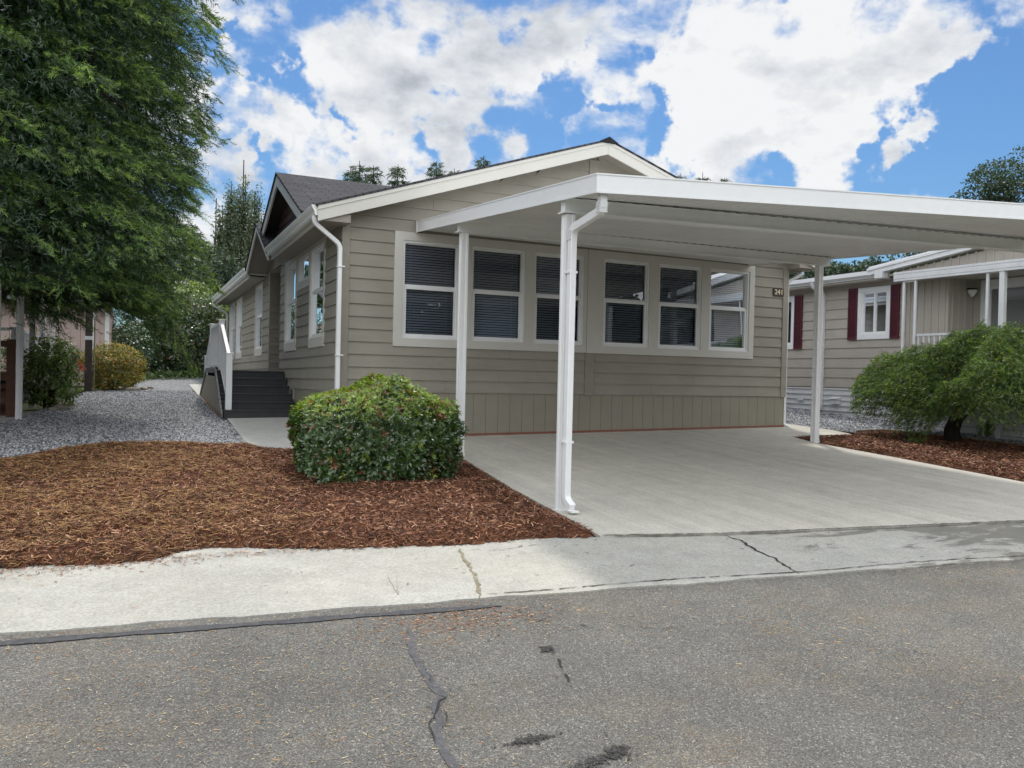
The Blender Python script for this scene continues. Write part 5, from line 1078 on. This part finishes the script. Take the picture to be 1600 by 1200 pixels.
lm = MB(); c = Vector((12.03, -.82, 3.42)); ring = []
for k in range(7): t = k/6; lm.k = 0; ring.append((t, .085*math.cos(t*1.35)))
lm.tube([(c.x, c.y, c.z-.13*t) for t, _ in ring], [r_ for _, r_ in ring], 14); lp = lm.build('porch_lamp', simple('frosted_lamp', (.75, .73, .68), .4), nh, smooth=True)
m = MB(); m.tube([(12.03, -.82, 3.42), (12.03, -.82, 3.445)], .10, 14); m.box((12.0, -.82, 3.40), (12.06, -.735, 3.46)); m.build('lamp_cap', M['dark'], lp)
def NPc(u, w, z): return (10.97-w, u, z)
m = MB(NPc)
for k in range(4): m.quadbar((.06, -.06+.0*k, 3.665-.0+.045*k-.08), (-7.0, -.06, 3.61+.045*k-.08), (0, .10+.006*(k % 2), 0), (0, 0, .043))
m.build('porch_beam', M['nwhite'], nh)
m = MB(NPc); m.add([(.40, -.22, 3.74), (-3.6, -.22, 3.70), (-3.6, -.22, 4.22), (.40, -.22, 3.78)], [(0, 1, 2, 3)]); m.add([(-3.6, -.22, 3.70), (-7.4, -.22, 3.66), (-7.4, -.22, 3.78), (-3.6, -.22, 4.22)], [(0, 1, 2, 3)])
for k in range(22): u = .2-k*.17; m.box((u, -.22, 3.73), (u+.026, -.20, 3.78+(.44*(.40-u)/4.0)+.02))
m.build('gable_wall', M['nbat'], nh)
m = MB(NPc)
m.quadbar((.80, -.24, 3.79), (-3.6, -.24, 4.27), (0, .16, 0), (0, 0, .085)); m.quadbar((.80, -.24, 3.876), (-3.6, -.24, 4.356), (0, .19, 0), (0, 0, .045)); m.quadbar((-3.6, -.24, 4.27), (-7.6, -.24, 3.83), (0, .16, 0), (0, 0, .13)); m.build('gable_fascia', M['white'], nh)
m = MB(NPc); m.quadbar((.80, -3.5, 3.93), (-3.6, -3.5, 4.41), (0, 3.4, 0), (0, 0, .03)); m.quadbar((-3.6, -3.5, 4.41), (-7.6, -3.5, 3.97), (0, 3.4, 0), (0, 0, .03)); m.build('porch_roof', M['nwhite'], nh)
m = MB(NPc); m.box((.43, -.30, 3.70), (.62, -.06, 3.86)); m.build('gutter_end', M['nwhite'], nh, .01)
m = MB(NPc); m.box((-7, -1.2, 3.62), (.1, -.06, 3.64)); m.build('porch_ceiling', M['nbat'], nh)
for (u, t) in ((-.14, .022), (-.40, .022), (-1.86, .022), (-2.14, .045), (-4.2, .022), (-4.46, .022)):
    m = MB(NPc); m.box((u-t, -t-.02, g1(11, u)-.02), (u+t, t-.02, 3.60)); m.build('porch_post', M['nwhite'], nh, .004)
for u0, u1 in ((-.40, -.14), (-2.14, -1.86)): m = MB(NPc); m.box((u0, -.035, 3.55), (u1, -.012, 3.585)); m.build('post_tie', M['nwhite'], nh)
m = MB(NPc); m.box((-7, -1.15, 1.40), (-.1, .02, 1.50)); m.build('porch_floor', M['nwhite'], nh)
m = MB(NPc); m.box((-7, -.04, 2.50), (-.47, .01, 2.54)); m.box((-7, -.035, 1.58), (-.47, .0, 1.62)); u = -.50
while u > -7: m.box((u-.014, -.03, 1.62), (u+.014, -.002, 2.5)); u -= .115
m.build('porch_railing', M['nwhite'], nh)
m = MB(NPc); zz = .6
while zz < 1.39: m.box((-7, -.2, zz), (.1, -.10, zz+.1)); m.quadbar((-7, -.10, zz+.085), (.1, -.10, zz+.085), (0, .03, .006), (0, 0, .016)); zz += .118
m.build('porch_skirting', M['nwhite'], nh)
shrub('fern_clump', (11.1, -1.9), .14, .14, .82, .14, 500, .10, [L_rol], [1], 'small bright green tuft at the foot of the white porch skirting', 'plant', .25, 2, .2, 2, stems=1)

# ------------------------------------------------------------------ neighbours at the left
pink = empty('pink_house', (-7, 13, 1.1), 'pinkish panelled house wall behind the golden shrub and wooden post', 'house')
M['pink'] = simple('dusty_pink_paint', (.54, .42, .385), .7, .05); m = MB(lambda u, w, z: (u, 12.2-w, z)); u = -14
while u < -3.25: m.box((u, -.05, .9), (min(u+.215, -3.24), 0, 3.15)); u += .222
m.box((-14, -.2, .8), (-3.2, -.051, 3.15)); m.box((-3.2, -6, .8), (-3.1, -.05, 3.15)); m.build('wall', M['pink'], pink)
m = MB(lambda u, w, z: (u, 12.2-w, z)); m.box((-3.24, -.06, .9), (-3.14, .02, 3.15)); m.box((-3.66, -.02, 1.0), (-3.46, .03, 3.1)); m.build('corner_trim', M['vinyl'], pink)
roofquad('roof', [(-14.3, 11.8, 3.15), (-2.8, 11.8, 3.15), (-2.8, 16, 4.2), (-14.3, 16, 4.2)], pink, [(0, 0), (11, 0), (11, 4), (0, 4)])
shed = empty('grey_shed', (-2.6, 18.5, 1.3), 'pale grey garden shed glimpsed beyond the pink house corner', 'shed')
m = MB(lambda u, w, z: (u, 18.3-w, z)); zz = 1.1
while zz < 2.7: m.quadbar((-3.2, 0, zz), (-1.6, 0, zz), (0, .012, 0), (0, 0, .145)); zz += .15
m.box((-3.2, -1.5, 1.1), (-1.6, -.001, 2.7)); m.build('wall', simple('pale_grey_siding', (.42, .44, .43), .7), shed)
m = MB(lambda u, w, z: (u, 18.3-w, z)); m.prism([(-3.35, 2.68), (-2.4, 3.1), (-1.45, 2.68), (-1.45, 2.62), (-2.4, 3.03), (-3.35, 2.62)], -1.7, .15, 1); m.build('roof', M['pan'], shed)
# neighbour's porch: white posts carrying a roof, railing and brown steps
lpch = empty('white_post_porch', (-5.0, 4, .7), 'covered porch with white posts, white railing and brown wooden steps at the left edge', 'porch')
for (x, y) in ((-4.195, .72), (-4.21, 3.37), (-4.22, 5.3), (-4.22, 7.3), (-4.22, 9.4)):
    m = MB(); m.box((x-.045, y-.045, g1(x, y)-.02), (x+.045, y+.045, 3.35)); m.box((x-.02, y-.055, g1(x, y)), (x+.02, y-.045, 3.3)); m.build('post', M['nwhite'], lpch, .006)
m = MB(); m.box((-4.30, .2, 3.35), (-4.12, 10, 3.50)); m.build('beam', M['nwhite'], lpch)
m = MB(); m.box((-7.5, .1, 3.5), (-4.0, 10.1, 3.60)); m.build('roof', M['pan'], lpch)
m = MB(); m.box((-7.3, 4.6, 1.30), (-4.45, 10.5, 1.42)); m.build('deck', simple('deck_boards', (.13, .06, .035), .8, .2), lpch)
m = MB(); m.box((-4.50, 4.7, 2.16), (-4.43, 10, 2.21)); m.box((-4.49, 4.7, 1.52), (-4.44, 10, 1.56)); y = 4.8
while y < 10: m.box((-4.485, y-.025, 1.42), (-4.445, y+.025, 2.16)); y += .19
m.build('railing', M['nwhite'], lpch)
m = MB(); m.box((-5.6, 4.62, 2.14), (-4.5, 4.70, 2.19)); x = -5.5
while x < -4.5: m.box((x-.03, 4.63, 1.42), (x+.03, 4.69, 2.14)); x += .26
m.build('railing', M['nwhite'], lpch)
M['brown'] = simple('brown_stained_wood', (.085, .035, .02), .75, .25, 6, .4, 30)
for k in range(4): m = MB(); m.box((-5.4, 3.9+.2*k, .72+.15*k), (-4.38, 4.15+.2*k, .80+.15*k)); m.box((-5.4, 4.1+.2*k, .70+.15*k-.1), (-4.38, 4.12+.2*k, .80+.15*k)); m.build('step', M['brown'], lpch)
m = MB()
for z in (.95, 1.35, 1.85): m.box((-5.2, 3.70, z), (-4.30, 3.76, z+.10))
for x in (-5.2, -4.42): m.box((x, 3.66, .62), (x+.12, 3.72, 1.97))
m.build('gate_frame', M['brown'], lpch)
m = MB(); m.box((-5.2, 4.75, .6), (-4.48, 4.8, 1.3)); m.box((-4.5, 4.8, .6), (-4.46, 10, 1.3)); m.build('deck_skirt', M['dark'], lpch)
sheet('neighbour_path', [(-6.5, .8), (-4.5, 2.3), (-4.12, 4.2), (-4.1, 4.6), (-6.5, 4.6)], M['walk'], .004, cell=.5)

# ------------------------------------------------------------------ across the road, seen only as reflections in the panes
opp = empty('opposite_house', (3, -30, 0), 'pale house with a white carport on the far side of the road', 'house')
m = MB(); m.box((-4, -34, -.2), (7, -26, 2.7)); m.build('wall', M['nbat'], opp); m = MB(); m.prism([(-4.5, 2.7), (1.5, 4.1), (7.5, 2.7), (7.5, 2.55), (-4.5, 2.55)], -34.5, -25.5); m.build('roof', M['pan'], opp)
m = MB(); m.box((-14, -33, 2.3), (-4.6, -25, 2.5)); m.build('carport_roof', M['white'], opp)
for x in (-13.8, -9, -5): m = MB(); m.box((x, -25.2, -.3), (x+.1, -25.1, 2.3)); m.build('carport_post', M['white'], opp)
for i, (x, y, z, rad) in enumerate(((8, -38, 6.5, 5), (15, -30, 6, 4.5), (22, -29, 6.5, 4.5), (29, -27, 6, 4.5), (36, -26, 7, 5), (0, -42, 7.5, 5), (44, -24, 7, 5))):
    broad('broad_tree', 0, 0, y, rad, ['round tree across the road behind the pale house roof', 'round tree across the road, first right of the pale house', 'round tree across the road, second right of the pale house', 'round tree across the road, third right of the pale house', 'round tree across the road, fourth right of the pale house', 'round tree across the road behind the middle of the pale house', 'round tree across the road, farthest right'][i], 'round trees across the road', 110+i, 5000, .5, loc=(x, z))
for i, (x, y, z, rad) in enumerate(((12, -36, 12, 4), (18, -33, 10, 4), (24, -38, 13, 4.5), (-16, -40, 12, 4), (31, -34, 11, 4), (-24, -36, 12, 5))):
    e = conifer(x, y, z, rad, ['evergreen across the road right of the pale house', 'shorter evergreen across the road, second from the pale house', 'tall evergreen across the road, third from the pale house', 'evergreen across the road left of the white carport', 'evergreen across the road, farthest right', 'evergreen across the road, farthest left'][i], .9, .05, 'evergreens across the road', .5, seed=i+70)
